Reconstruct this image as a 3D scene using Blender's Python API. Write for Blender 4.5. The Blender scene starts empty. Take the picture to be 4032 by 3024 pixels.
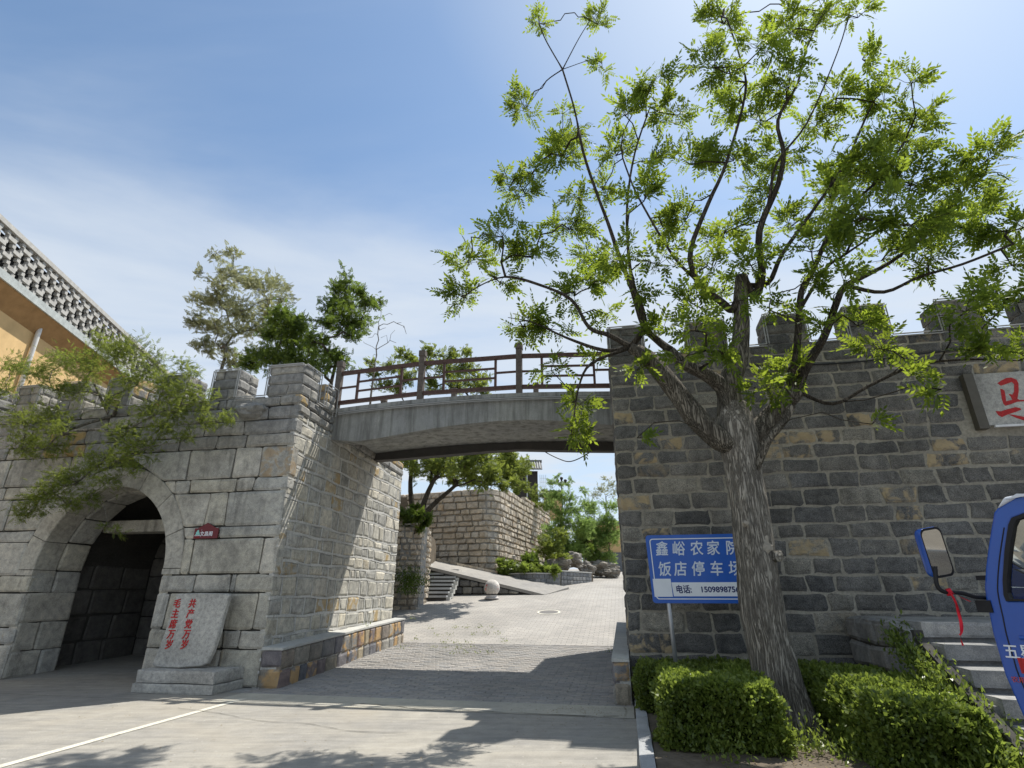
import bpy, bmesh, math, random
import numpy as np
from mathutils import Vector, Matrix, noise
R = math.radians
random.seed(7); rng = np.random.default_rng(11)
SC = bpy.context.scene; COL = SC.collection

# ------------------------------------------------------------------ camera, sky, sun, exposure
F, PITCH, CZ = 2150.0, R(21.1), 1.6
cd = bpy.data.cameras.new('camera'); cam = bpy.data.objects.new('camera', cd); COL.objects.link(cam)
cam.location = (0, 0, CZ); cam.rotation_euler = (R(90) + PITCH, 0, 0)
cd.sensor_width = 36; cd.lens = F / 4032 * 36; cd.clip_end = 3000; cd.clip_start = 0.05
SC.camera = cam
SC.render.engine = 'CYCLES'
SC.view_settings.view_transform = 'Standard'; SC.view_settings.look = 'None'
SC.view_settings.exposure = 0.42; SC.view_settings.gamma = 1
ANG = R(11)
U = np.array([math.cos(ANG), -math.sin(ANG), 0]); V = np.array([math.sin(ANG), math.cos(ANG), 0]); Z = np.array([0, 0, 1.0])
SUNDIR = -(-.345 * U - .45 * V - Z); SUNDIR = SUNDIR / np.linalg.norm(SUNDIR)      # towards the sun
sl = bpy.data.lights.new('sun', 'SUN'); sun = bpy.data.objects.new('sun', sl); COL.objects.link(sun)
sl.energy = 4.8; sl.angle = R(0.53); sl.color = (1, .955, .88)
sun.rotation_euler = Vector(SUNDIR).to_track_quat('Z', 'Y').to_euler(); sun.location = (6, 4, 20)
W = bpy.data.worlds.new('World'); SC.world = W; W.use_nodes = True
nt = W.node_tree; nt.nodes.clear()
def wn(t, **k):
    n = nt.nodes.new(t)
    for a, b in k.items(): setattr(n, a, b)
    return n
sky = wn('ShaderNodeTexSky', sky_type='NISHITA', sun_disc=False)
sky.sun_elevation = math.asin(SUNDIR[2]); sky.sun_rotation = math.atan2(SUNDIR[0], SUNDIR[1])
sky.air_density = 1.0; sky.dust_density = 0.6; sky.ozone_density = 2.6; sky.altitude = 50
bg = wn('ShaderNodeBackground'); bg.inputs[1].default_value = 0.105
wo = wn('ShaderNodeOutputWorld')
tc = wn('ShaderNodeTexCoord')
def wmath(op, a, b=None, c=None, clamp=False):
    n = wn('ShaderNodeMath', operation=op, use_clamp=clamp)
    for i, x in enumerate((a, b, c)):
        if x is None: continue
        if isinstance(x, (int, float)): n.inputs[i].default_value = x
        else: nt.links.new(x, n.inputs[i])
    return n.outputs[0]
sep = wn('ShaderNodeSeparateXYZ'); nt.links.new(tc.outputs['Generated'], sep.inputs[0])
# flat cloud deck: direction divided by its height
zz = wmath('MAXIMUM', sep.outputs[2], 0.06)
cx = wmath('DIVIDE', sep.outputs[0], zz); cy = wmath('DIVIDE', sep.outputs[1], zz)
cmb = wn('ShaderNodeCombineXYZ'); nt.links.new(cx, cmb.inputs[0]); nt.links.new(cy, cmb.inputs[1])
mp = wn('ShaderNodeMapping'); nt.links.new(cmb.outputs[0], mp.inputs[0])
mp.inputs['Rotation'].default_value = (0, 0, R(-25)); mp.inputs['Scale'].default_value = (.5, 1.0, 1); mp.inputs['Location'].default_value = (2.2, 3.1, 0)
def wnoise(scale, detail, rough, dist, vec):
    n = wn('ShaderNodeTexNoise'); n.inputs['Scale'].default_value = scale; n.inputs['Detail'].default_value = detail
    n.inputs['Roughness'].default_value = rough; n.inputs['Distortion'].default_value = dist; nt.links.new(vec, n.inputs['Vector']); return n.outputs[0]
n1 = wnoise(1.0, 7, .55, .5, mp.outputs[0]); n2 = wnoise(.42, 3, .5, .3, mp.outputs[0])
cl = wmath('MULTIPLY_ADD', n1, .62, wmath('MULTIPLY', n2, .6))
mr = wn('ShaderNodeMapRange', clamp=True, interpolation_type='SMOOTHSTEP'); nt.links.new(cl, mr.inputs[0])
mr.inputs[1].default_value = .43; mr.inputs[2].default_value = .72; mr.inputs[3].default_value = 0.06; mr.inputs[4].default_value = .85
# thin white haze towards the horizon and around the sun
hz = wn('ShaderNodeMapRange', clamp=True, interpolation_type='SMOOTHSTEP'); nt.links.new(sep.outputs[2], hz.inputs[0])
hz.inputs[1].default_value = 0.72; hz.inputs[2].default_value = 0.0; hz.inputs[3].default_value = 0.0; hz.inputs[4].default_value = .62
dp = wn('ShaderNodeVectorMath', operation='DOT_PRODUCT'); nt.links.new(tc.outputs['Generated'], dp.inputs[0]); dp.inputs[1].default_value = tuple(SUNDIR)
hs = wn('ShaderNodeMapRange', clamp=True, interpolation_type='SMOOTHSTEP'); nt.links.new(dp.outputs['Value'], hs.inputs[0])
hs.inputs[1].default_value = .80; hs.inputs[2].default_value = 1.0; hs.inputs[3].default_value = 0; hs.inputs[4].default_value = .45
tot = wmath('MAXIMUM', wmath('MAXIMUM', mr.outputs[0], hz.outputs[0]), hs.outputs[0])
tot = wmath('MULTIPLY_ADD', hz.outputs[0], .3, tot, clamp=True)
tint = wn('ShaderNodeMix', data_type='RGBA', blend_type='MULTIPLY'); tint.inputs[0].default_value = 1
nt.links.new(sky.outputs[0], tint.inputs[6]); tint.inputs[7].default_value = (1.08, 1.22, 1.22, 1)
mx = wn('ShaderNodeMix', data_type='RGBA'); nt.links.new(tot, mx.inputs[0]); nt.links.new(tint.outputs[2], mx.inputs[6])
mx.inputs[7].default_value = (5.3, 5.8, 6.4, 1)
nt.links.new(mx.outputs[2], bg.inputs[0]); nt.links.new(bg.outputs[0], wo.inputs[0])

# ------------------------------------------------------------------ survey helpers
CAMP = np.array([0, 0, CZ])
def ray(x, y):
    a = (x - 2016) / F; b = (1512 - y) / F
    return np.array([a, math.cos(PITCH) - b * math.sin(PITCH), math.sin(PITCH) + b * math.cos(PITCH)])
def onY(x, y, Y): r = ray(x, y); return CAMP + r * (Y / r[1])
def onz(x, y, z=0): r = ray(x, y); return CAMP + r * ((z - CZ) / r[2])
C0 = onz(1012, 2712)
def L(u, v, z=0.): return C0 + U * u + V * v + Z * z
def onv(x, y, v=0.):
    r = ray(x, y); p = CAMP + r * (np.dot(C0 + V * v - CAMP, V) / np.dot(r, V)); return (p - C0) @ U, p[2]
def uv(p): return (p - C0) @ U, (p - C0) @ V
def zdist(p):
    d = p - CAMP; return d[1] * math.cos(PITCH) + d[2] * math.sin(PITCH)
def inview(p):
    d = p - CAMP; zc = zdist(p)
    if zc < .1: return False
    x = d[0] / zc * F; y = (d[2] * math.cos(PITCH) - d[1] * math.sin(PITCH)) / zc * F
    return abs(x) < 2150 and abs(y) < 1650
HV = [-60, 0, 7, 10.5, 15.2, 20, 30, 60, 150, 600]; HZ = [0, 0, .24, .72, 1.41, 2.05, 2.85, 4.5, 7, 9]
def H(v): return float(np.interp(v, HV, HZ))

# ------------------------------------------------------------------ object helpers
WL = {}
def tag(o, label=None, cat=None, group=None, kind=None):
    if label: o['label'] = label
    if cat: o['category'] = cat
    if group: o['group'] = group
    if kind: o['kind'] = kind
    return o
def empty(name, loc, label, cat, group=None):
    o = bpy.data.objects.new(name, None); COL.objects.link(o); o.location = tuple(loc); o.empty_display_size = .2
    WL[o.name] = np.array(loc, float); return tag(o, label, cat, group)
def mesh_obj(name, verts, faces, mat, parent=None, smooth=False, mats=None, fmat=None):
    verts = np.asarray(verts, float)
    c = (verts.min(0) + verts.max(0)) / 2
    me = bpy.data.meshes.new(name); me.from_pydata((verts - c).tolist(), [], [tuple(f) for f in faces])
    me.materials.append(mat)
    if mats:
        for m in mats: me.materials.append(m)
        me.polygons.foreach_set('material_index', fmat)
    if smooth: me.polygons.foreach_set('use_smooth', [True] * len(me.polygons))
    me.update()
    return link(name, me, c, parent)
def link(name, me, c, parent=None):
    o = bpy.data.objects.new(name, me); COL.objects.link(o); WL[o.name] = np.array(c, float)
    if parent: o.parent = parent; o.location = tuple(np.array(c) - WL[parent.name])
    else: o.location = tuple(c)
    return o
def fast_mesh(name, V_, k, mat, parent=None, smooth=False):
    """V_ (N,3) vertices of N/k polygons with k corners each"""
    n = len(V_); c = (V_.min(0) + V_.max(0)) / 2; me = bpy.data.meshes.new(name)
    me.vertices.add(n); me.vertices.foreach_set('co', (V_ - c).astype(np.float32).ravel())
    me.loops.add(n); me.loops.foreach_set('vertex_index', np.arange(n, dtype=np.int32))
    me.polygons.add(n // k); me.polygons.foreach_set('loop_start', np.arange(0, n, k, dtype=np.int32))
    me.update(calc_edges=True); me.materials.append(mat)
    return link(name, me, c, parent)
class MB:
    def __init__(s): s.v = []; s.f = []
    def add(s, vs, fs):
        b = len(s.v); s.v += [tuple(x) for x in vs]; s.f += [tuple(i + b for i in f) for f in fs]
    def hexa(s, p):      # 8 points: bottom ring 0-3, top ring 4-7
        s.add(p, [(3, 2, 1, 0), (4, 5, 6, 7), (0, 1, 5, 4), (1, 2, 6, 5), (2, 3, 7, 6), (3, 0, 4, 7)])
    def box(s, u0, u1, v0, v1, z0, z1):   # in gate frame
        s.hexa([L(u0, v0, z0), L(u1, v0, z0), L(u1, v1, z0), L(u0, v1, z0), L(u0, v0, z1), L(u1, v0, z1), L(u1, v1, z1), L(u0, v1, z1)])
    def wbox(s, x0, x1, y0, y1, z0, z1):
        s.hexa([(x0, y0, z0), (x1, y0, z0), (x1, y1, z0), (x0, y1, z0), (x0, y0, z1), (x1, y0, z1), (x1, y1, z1), (x0, y1, z1)])
    def obox(s, c, ax, ay, az):           # centre + half axes
        c, ax, ay, az = map(np.array, (c, ax, ay, az))
        s.hexa([c - ax - ay - az, c + ax - ay - az, c + ax + ay - az, c - ax + ay - az, c - ax - ay + az, c + ax - ay + az, c + ax + ay + az, c - ax + ay + az])
    def tube(s, pts, rad, n=8, cap=True, ph=0):
        pts = [np.array(p, float) for p in pts]; rad = [rad] * len(pts) if np.isscalar(rad) else rad
        b = len(s.v); up = None
        for i, p in enumerate(pts):
            d = pts[min(i + 1, len(pts) - 1)] - pts[max(i - 1, 0)]; d = d / (np.linalg.norm(d) + 1e-9)
            if up is None: up = np.cross(d, [0.3, .9, .1] if abs(d[2]) > .6 else [0, 0, 1.])
            up = up - d * (up @ d); up /= np.linalg.norm(up) + 1e-9; w = np.cross(d, up)
            for k in range(n):
                a = 2 * math.pi * k / n + ph; s.v.append(tuple(p + rad[i] * (math.cos(a) * up + math.sin(a) * w)))
        for i in range(len(pts) - 1):
            for k in range(n):
                s.f.append((b + i * n + k, b + i * n + (k + 1) % n, b + (i + 1) * n + (k + 1) % n, b + (i + 1) * n + k))
        if cap: s.f.append(tuple(b + k for k in range(n))[::-1]); s.f.append(tuple(b + (len(pts) - 1) * n + k for k in range(n)))
    def lathe(s, c, prof, n=24):
        b = len(s.v)
        for r, z in prof:
            for k in range(n): a = 2 * math.pi * k / n; s.v.append((c[0] + r * math.cos(a), c[1] + r * math.sin(a), c[2] + z))
        for i in range(len(prof) - 1):
            for k in range(n): s.f.append((b + i * n + k, b + i * n + (k + 1) % n, b + (i + 1) * n + (k + 1) % n, b + (i + 1) * n + k))
        s.f.append(tuple(b + k for k in range(n))[::-1]); s.f.append(tuple(b + (len(prof) - 1) * n + k for k in range(n)))
    def build(s, name, mat, parent=None, smooth=False): return mesh_obj(name, s.v, s.f, mat, parent, smooth)
def bevelled(o, w=.01, seg=2):
    m = o.modifiers.new('bevel', 'BEVEL'); m.width = w; m.segments = seg; m.limit_method = 'ANGLE'; return o
def catmull(pts, n=6):
    P = [np.array(p, float) for p in pts]; P = [2 * P[0] - P[1]] + P + [2 * P[-1] - P[-2]]; out = []
    for i in range(1, len(P) - 2):
        for k in range(n):
            t = k / n; a, b, c, d = P[i - 1:i + 3]
            out.append(.5 * ((2 * b) + (c - a) * t + (2 * a - 5 * b + 4 * c - d) * t * t + (3 * b - a - 3 * c + d) * t ** 3))
    return out + [P[-2]]

# ------------------------------------------------------------------ materials
class MT:
    def __init__(s, name, rough=.8, spec=.3):
        s.m = bpy.data.materials.new(name); s.m.use_nodes = True; s.t = s.m.node_tree; s.p = s.t.nodes['Principled BSDF']
        s.p.inputs['Roughness'].default_value = rough; s.p.inputs['Specular IOR Level'].default_value = spec
    def n(s, t, **k):
        x = s.t.nodes.new(t)
        for a, b in k.items(): setattr(x, a, b)
        return x
    def l(s, a, b): s.t.links.new(a, b)
    def pos(s, scale=(1, 1, 1), rot=(0, 0, 0), obj=False):
        g = s.n('ShaderNodeTexCoord').outputs['Object'] if obj else s.n('ShaderNodeNewGeometry').outputs['Position']
        m = s.n('ShaderNodeMapping'); s.l(g, m.inputs[0]); m.inputs['Scale'].default_value = scale; m.inputs['Rotation'].default_value = rot
        return m.outputs[0]
    def noise(s, vec, sc, det=4, ro=.6, dist=0):
        x = s.n('ShaderNodeTexNoise'); s.l(vec, x.inputs['Vector']); x.inputs['Scale'].default_value = sc
        x.inputs['Detail'].default_value = det; x.inputs['Roughness'].default_value = ro; x.inputs['Distortion'].default_value = dist; return x.outputs[0]
    def vor(s, vec, sc, feat='F1'):
        x = s.n('ShaderNodeTexVoronoi', feature=feat); s.l(vec, x.inputs['Vector']); x.inputs['Scale'].default_value = sc; return x.outputs['Distance']
    def mr(s, x, a, b, c=0., d=1.):
        m = s.n('ShaderNodeMapRange', clamp=True); s.l(x, m.inputs[0])
        for i, q in enumerate((a, b, c, d)): m.inputs[i + 1].default_value = q
        return m.outputs[0]
    def mth(s, op, a, b=0.):
        m = s.n('ShaderNodeMath', operation=op)
        for i, q in enumerate((a, b)):
            if isinstance(q, (int, float)): m.inputs[i].default_value = q
            else: s.l(q, m.inputs[i])
        return m.outputs[0]
    def mix(s, f, a, b, bt='MIX'):
        m = s.n('ShaderNodeMix', data_type='RGBA', blend_type=bt)
        for i, q in ((0, f), (6, a), (7, b)):
            if isinstance(q, (int, float)): m.inputs[i].default_value = q
            elif isinstance(q, tuple): m.inputs[i].default_value = q + (1,) if len(q) == 3 else q
            else: s.l(q, m.inputs[i])
        return m.outputs[2]
    def ramp(s, x, stops, const=False):
        r = s.n('ShaderNodeValToRGB'); s.l(x, r.inputs[0]); e = r.color_ramp.elements
        if const: r.color_ramp.interpolation = 'CONSTANT'
        while len(e) < len(stops): e.new(.5)
        for q, (p, c) in zip(e, stops): q.position = p; q.color = tuple(c) + (1,)
        return r.outputs[0]
    def rnd(s):
        a = s.n('ShaderNodeObjectInfo').outputs['Random']; b = s.n('ShaderNodeNewGeometry').outputs['Random Per Island']
        return s.mth('FRACT', s.mth('ADD', a, s.mth('MULTIPLY', b, 7.31)))
    def col(s, c):
        if isinstance(c, tuple): s.p.inputs['Base Color'].default_value = c + (1,)
        else: s.l(c, s.p.inputs['Base Color'])
    def bump(s, h, strength=.5, dist=.02, prev=None):
        b = s.n('ShaderNodeBump'); b.inputs['Strength'].default_value = strength; b.inputs['Distance'].default_value = dist
        s.l(h, b.inputs['Height'])
        if prev is not None: s.l(prev, b.inputs['Normal'])
        s.l(b.outputs[0], s.p.inputs['Normal']); return b.outputs[0]
def plain(name, c, rough=.6, spec=.3, metal=0, var=.12, sc=8):
    t = MT(name, rough, spec); n = t.noise(t.pos(), sc, 5)
    t.col(t.mix(1., c, t.ramp(n, [(.3, (1 - var,) * 3), (.7, (1 + var,) * 3)]), 'MULTIPLY')); t.p.inputs['Metallic'].default_value = metal
    return t.m
def stone_mat(name, pal, patch=None, patchp=.85, bs=14, bstr=.7, bdist=.02, speck=.35, streak=.0, wash=(.75, 1.2)):
    t = MT(name, .88, .2); P = t.pos(); r = t.rnd()
    c = t.ramp(r, [((i + .5) / len(pal), q) for i, q in enumerate(pal)])
    big = t.noise(P, 1.1, 4, .6, .4); mid = t.noise(P, bs * .6, 6, .65, .3); fine = t.noise(P, 95, 3, .7)
    c = t.mix(1., c, t.ramp(big, [(.32, (wash[0],) * 3), (.68, (wash[1],) * 3)]), 'MULTIPLY')
    c = t.mix(1., c, t.ramp(mid, [(.3, (.66, .66, .67)), (.52, (1, 1, 1)), (.74, (1.3, 1.28, 1.22))]), 'MULTIPLY')
    c = t.mix(1., c, t.ramp(fine, [(.32, (1 - speck,) * 3), (.62, (1 + speck * .6,) * 3)]), 'MULTIPLY')
    if patch:
        r2 = t.mth('FRACT', t.mth('MULTIPLY', r, 17.3)); m = t.noise(P, 3.6, 5, .6, .8)
        f = t.mth('MULTIPLY', t.mr(r2, patchp, patchp + .02), t.mr(m, .44, .56))
        c = t.mix(f, c, t.mix(mid, tuple(x * .6 for x in patch), tuple(min(1, x * 1.3) for x in patch)))
    if streak:
        S = t.noise(t.pos((3.2, 3.2, .35)), 1.4, 5, .6, .3); c = t.mix(t.mr(S, .56, .72, 0, streak), c, (.05, .048, .044))
    t.col(c)
    h = t.mth('ADD', t.mth('MULTIPLY', t.noise(P, bs, 8, .62, .3), 1.), t.mth('MULTIPLY', fine, .12))
    t.bump(h, bstr, bdist); return t.m
M = {}
M['ashlar'] = stone_mat('ashlar granite', [(.35, .34, .305), (.42, .40, .35), (.47, .445, .385), (.385, .38, .35), (.44, .415, .345)], (.36, .26, .15), .975, 12, .8, .016, .4, .5)
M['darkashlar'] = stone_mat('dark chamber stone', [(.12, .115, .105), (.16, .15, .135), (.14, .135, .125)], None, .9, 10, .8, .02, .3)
M['ring'] = stone_mat('arch ring granite', [(.36, .345, .30), (.40, .38, .33)], None, .9, 18, .35, .008, .22, .25)
M['upper'] = stone_mat('weathered upper stone', [(.25, .245, .23), (.31, .30, .275), (.37, .35, .305), (.28, .275, .26)], (.42, .30, .14), .9, 13, .8, .02, .35, .6)
M['side'] = stone_mat('rough passage stone', [(.36, .35, .31), (.45, .43, .37), (.55, .51, .42), (.40, .39, .355), (.50, .465, .38)], (.40, .30, .16), .93, 14, .8, .016, .4, .3)
M['dark'] = stone_mat('dark quarry stone', [(.122, .119, .112), (.145, .139, .129), (.18, .172, .155), (.128, .127, .124), (.155, .147, .132), (.12, .119, .115), (.14, .135, .126), (.25, .235, .20)], (.42, .33, .20), .90, 13, 1., .03, .75, 0, (.7, 1.35))
M['bench'] = stone_mat('coloured bench stone', [(.13, .135, .155), (.36, .29, .20), (.30, .295, .27), (.30, .21, .18), (.16, .165, .18), (.40, .34, .24), (.15, .155, .17), (.26, .25, .23)], (.45, .30, .15), .72, 12, .8, .02, .35)
M['tan'] = stone_mat('tan retaining stone', [(.46, .40, .32), (.52, .45, .36), (.43, .385, .32), (.55, .48, .38), (.47, .43, .37)], (.46, .33, .2), .93, 9, .8, .03, .3)
M['brickgrey'] = stone_mat('grey planter brick', [(.17, .18, .19), (.21, .215, .22), (.13, .14, .15), (.25, .25, .245)], None, .9, 16, .6, .01)
M['rock'] = stone_mat('natural rock', [(.30, .27, .225), (.26, .24, .21)], None, .9, 3, 1., .12)
M['step'] = stone_mat('step granite', [(.24, .235, .225), (.29, .285, .27), (.21, .21, .205)], None, .9, 14, .6, .012, .35)
M['stele'] = stone_mat('stele granite', [(.40, .39, .36), (.42, .41, .375)], None, .9, 26, .55, .008, .28, .15)
def mortar(name, c, bs=22, st=.6):
    t = MT(name, .9, .2); P = t.pos(); n = t.noise(P, bs, 6, .7); b = t.noise(P, 1.3, 4)
    c = t.mix(1., c, t.ramp(n, [(.3, (.7,) * 3), (.7, (1.2,) * 3)]), 'MULTIPLY'); c = t.mix(1., c, t.ramp(b, [(.3, (.75,) * 3), (.7, (1.2,) * 3)]), 'MULTIPLY')
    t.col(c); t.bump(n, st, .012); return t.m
M['mortar_tan'] = mortar('beige mortar', (.33, .305, .25)); M['mortar_light'] = mortar('pale pointing', (.52, .51, .475), 30, .4)
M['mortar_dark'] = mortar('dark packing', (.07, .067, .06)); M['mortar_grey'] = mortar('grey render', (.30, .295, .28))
M['soil'] = mortar('soil', (.14, .115, .085), 9, .8)
def concrete(name, base, crack=False, streak=False, warm=None):
    t = MT(name, .85, .25); P = t.pos(); b = t.noise(P, .55, 5, .6, .4); m = t.noise(P, 4, 6, .65); f = t.noise(P, 60, 4, .75); g = t.noise(P, 260, 2, .6)
    c = t.mix(1., base, t.ramp(b, [(.3, (.84, .85, .87)), (.7, (1.14, 1.12, 1.06))]), 'MULTIPLY')
    c = t.mix(1., c, t.ramp(m, [(.32, (.86,) * 3), (.7, (1.1,) * 3)]), 'MULTIPLY'); c = t.mix(1., c, t.ramp(f, [(.3, (.8,) * 3), (.66, (1.15,) * 3)]), 'MULTIPLY')
    if name == 'street concrete':
        sk_ = t.noise(t.pos((.5, 4.5, 1), (0, 0, R(14))), 1.6, 6, .65, .5); c = t.mix(1., c, t.ramp(sk_, [(.34, (.86,) * 3), (.5, (1, 1, 1)), (.68, (1.14, 1.13, 1.1))]), 'MULTIPLY')
        sp_k = t.noise(P, 14, 2, .5); c = t.mix(t.mr(sp_k, .70, .74, 0, .5), c, (.55, .53, .48)); st_ = t.noise(P, .9, 6, .7, 1.2); c = t.mix(t.mr(st_, .58, .72, 0, .35), c, (.15, .14, .125))
    if warm: c = t.mix(t.mr(t.noise(P, .33, 4, .6, .8), .5, .7, 0, .55), c, warm)
    if streak: c = t.mix(t.mr(t.noise(t.pos((1.8, 1.8, .14)), 2.6, 6, .7, .2), .46, .64, 0, .72), c, (.10, .098, .09))
    t.col(c); t.bump(t.mth('ADD', f, t.mth('MULTIPLY', g, .5)), .35, .006); return t.m
M['street'] = concrete('street concrete', (.305, .29, .262), warm=(.35, .315, .255)); M['threshold'] = concrete('threshold concrete', (.45, .425, .36))
M['bridge'] = concrete('bridge concrete', (.30, .305, .295), streak=True); M['coping'] = concrete('coping render', (.46, .46, .44), streak=False)
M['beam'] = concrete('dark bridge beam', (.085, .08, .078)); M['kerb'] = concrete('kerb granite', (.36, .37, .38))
M['paint'] = concrete('road paint', (.66, .63, .54)); t_ = MT('worn road paint', .8, .25); P_ = t_.pos(); c_ = t_.mix(t_.mr(t_.noise(P_, 26, 6, .75), .52, .62, 0, .8), (.60, .57, .48), (.31, .295, .265)); t_.col(c_); M['wornpaint'] = t_.m
M['tile'] = concrete('paving sett', (.30, .285, .265))
def setts():
    t = MT('paving setts', .85, .25); P = t.pos(); r = t.rnd()
    c = t.ramp(r, [(0, (.25, .245, .235)), (.35, (.30, .285, .265)), (.7, (.335, .31, .28)), (1, (.28, .275, .27))])
    b = t.noise(P, .5, 4, .6, .3); f = t.noise(P, 45, 4, .7)
    c = t.mix(1., c, t.ramp(b, [(.3, (.85,) * 3), (.7, (1.15,) * 3)]), 'MULTIPLY'); c = t.mix(1., c, t.ramp(f, [(.3, (.75,) * 3), (.68, (1.18,) * 3)]), 'MULTIPLY')
    t.col(c); t.bump(f, .5, .006); return t.m
M['sett'] = setts()
def paving():
    t = MT('far paving', .85, .25); P = t.pos((1, 1, 0), (0, 0, ANG)); br = t.n('ShaderNodeTexBrick'); t.l(P, br.inputs['Vector'])
    br.inputs['Scale'].default_value = 1; br.inputs['Brick Width'].default_value = .3; br.inputs['Row Height'].default_value = .15; br.inputs['Mortar Size'].default_value = .008
    br.inputs['Color1'].default_value = (.31, .295, .27, 1); br.inputs['Color2'].default_value = (.37, .345, .31, 1); br.inputs['Mortar'].default_value = (.19, .18, .165, 1)
    b = t.noise(t.pos(), .4, 5, .6, .4); f = t.noise(t.pos(), 26, 5, .7)
    c = t.mix(1., br.outputs[0], t.ramp(b, [(.3, (.84,) * 3), (.7, (1.16,) * 3)]), 'MULTIPLY'); c = t.mix(1., c, t.ramp(f, [(.3, (.8,) * 3), (.68, (1.15,) * 3)]), 'MULTIPLY')
    t.col(c); t.bump(f, .5, .01); return t.m
M['paving'] = paving()
M['wood'] = plain('brown painted timber', (.085, .045, .035), .55, .3, 0, .35, 20); M['woodgrey'] = plain('weathered grey post', (.12, .10, .085), .7, .2, 0, .3, 20)
M['strip'] = plain('light strip housing', (.34, .34, .33), .5, .4); M['wire'] = plain('black cable', (.02, .02, .02), .5)
M['lightbar'] = plain('white light bar', (.7, .7, .7), .4); M['channel'] = plain('bronze channel', (.10, .09, .07), .5)
M['signblue'] = plain('blue sign plate', (.015, .10, .44), .35, .5, 0, .05); M['signwhite'] = plain('white sign print', (.72, .75, .78), .4, .4, 0, .03)
M['signtext'] = plain('silver sign lettering', (.60, .66, .74), .4, .4, 0, .03); M['navy'] = plain('navy print', (.015, .03, .13), .4)
M['steel'] = plain('galvanised tube', (.42, .43, .44), .4, .5, .6, .08); M['red'] = plain('red engraved paint', (.42, .02, .02), .6, .3, 0, .3, 40)
M['maroon'] = plain('maroon plate', (.13, .012, .018), .5, .4, 0, .05); M['teal'] = plain('teal print', (.25, .55, .5), .5)
M['truckblue'] = plain('blue truck paint', (.012, .075, .36), .22, .6, 0, .05, 3); M['trim'] = plain('black rubber trim', (.012, .012, .014), .55)
M['truckwhite'] = plain('white truck roof', (.6, .63, .68), .25, .6, 0, .03); M['tyre'] = plain('tyre rubber', (.03, .03, .03), .85); M['ribbon'] = plain('red ribbon', (.55, .01, .025), .6)
M['yellow'] = plain('ochre plaster', (.60, .42, .21), .9, .1, 0, .12, 1.6); M['ochre'] = plain('brown eave plaster', (.34, .21, .10), .9, .1, 0, .15, 3)
M['eave'] = plain('eave band concrete', (.40, .43, .42), .8, .2, 0, .2, 5); M['lattice'] = plain('grey lattice brick', (.42, .41, .385), .85, .2, 0, .18, 6)
M['darkback'] = plain('dark roof tiles behind lattice', (.025, .024, .023), .9); M['pipe'] = plain('white plastic pipe', (.66, .66, .64), .45)
M['rooftile'] = plain('grey roof tile', (.16, .155, .15), .85, .2, 0, .25); M['darkwood'] = plain('dark pavilion wall', (.05, .045, .04), .8)
M['ballstone'] = stone_mat('ball granite', [(.50, .47, .44), (.52, .49, .45)], None, .9, 30, .3, .004, .25); M['ballred'] = plain('red ball mark', (.55, .08, .06), .7); M['black'] = plain('black mark', (.02, .02, .02), .7)
M['iron'] = plain('manhole iron', (.16, .15, .14), .6, .4, .3)
def mirror_mat():
    t = MT('mirror glass', .03, .5); t.col((.85, .87, .9)); t.p.inputs['Metallic'].default_value = 1; return t.m
M['mirror'] = mirror_mat()
def glass_mat():
    t = MT('window glass', .0, .5); t.t.nodes.remove(t.p); o = t.t.nodes['Material Output']
    tr = t.n('ShaderNodeBsdfTransparent'); tr.inputs[0].default_value = (.86, .9, .9, 1); g = t.n('ShaderNodeBsdfGlossy'); g.inputs['Roughness'].default_value = .02
    fr = t.n('ShaderNodeFresnel'); fr.inputs[0].default_value = 1.45; mxx = t.n('ShaderNodeMixShader'); t.l(fr.outputs[0], mxx.inputs[0]); t.l(tr.outputs[0], mxx.inputs[1]); t.l(g.outputs[0], mxx.inputs[2]); t.l(mxx.outputs[0], o.inputs[0]); return t.m
M['glass'] = glass_mat()
def leaf_mat(name, c1, c2, tr, trf=.5, rough=.6, spec=.15):
    t = MT(name, rough, spec); r = t.n('ShaderNodeNewGeometry').outputs['Random Per Island']
    b = t.noise(t.pos(), .9, 3)
    c = t.mix(r, c1, c2); c = t.mix(1., c, t.ramp(b, [(.3, (.75,) * 3), (.7, (1.3, 1.25, 1.1))]), 'MULTIPLY'); t.col(c)
    T = t.n('ShaderNodeBsdfTranslucent'); t.l(t.mix(1., t.mix(r, tuple(x * .75 for x in tr), tuple(x * 1.2 for x in tr)), t.ramp(b, [(.3, (.8,) * 3), (.7, (1.2,) * 3)]), 'MULTIPLY'), T.inputs[0])
    mm = t.n('ShaderNodeMixShader'); mm.inputs[0].default_value = trf; t.l(t.p.outputs[0], mm.inputs[1]); t.l(T.outputs[0], mm.inputs[2])
    t.l(mm.outputs[0], t.t.nodes['Material Output'].inputs[0]); return t.m
M['leaf'] = leaf_mat('ash leaf', (.030, .062, .014), (.10, .15, .03), (.36, .46, .045), .45)
M['litter'] = plain('dry leaf litter', (.20, .15, .08), .8, .2, 0, .5, 40)
M['leafshrub'] = leaf_mat('feathery shrub leaf', (.06, .09, .025), (.15, .19, .05), (.30, .36, .06), .42)
M['leafpale'] = leaf_mat('pale leaf', (.20, .21, .11), (.34, .34, .20), (.34, .36, .17), .35)
M['leafdark'] = leaf_mat('dark green leaf', (.03, .055, .015), (.065, .10, .025), (.20, .28, .04), .4)
M['leafhedge'] = leaf_mat('hedge leaf', (.06, .10, .018), (.18, .23, .05), (.34, .44, .07), .36, .4, .35)
M['leaflight'] = leaf_mat('light green leaf', (.12, .19, .05), (.20, .28, .08), (.32, .45, .12), .42)
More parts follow.
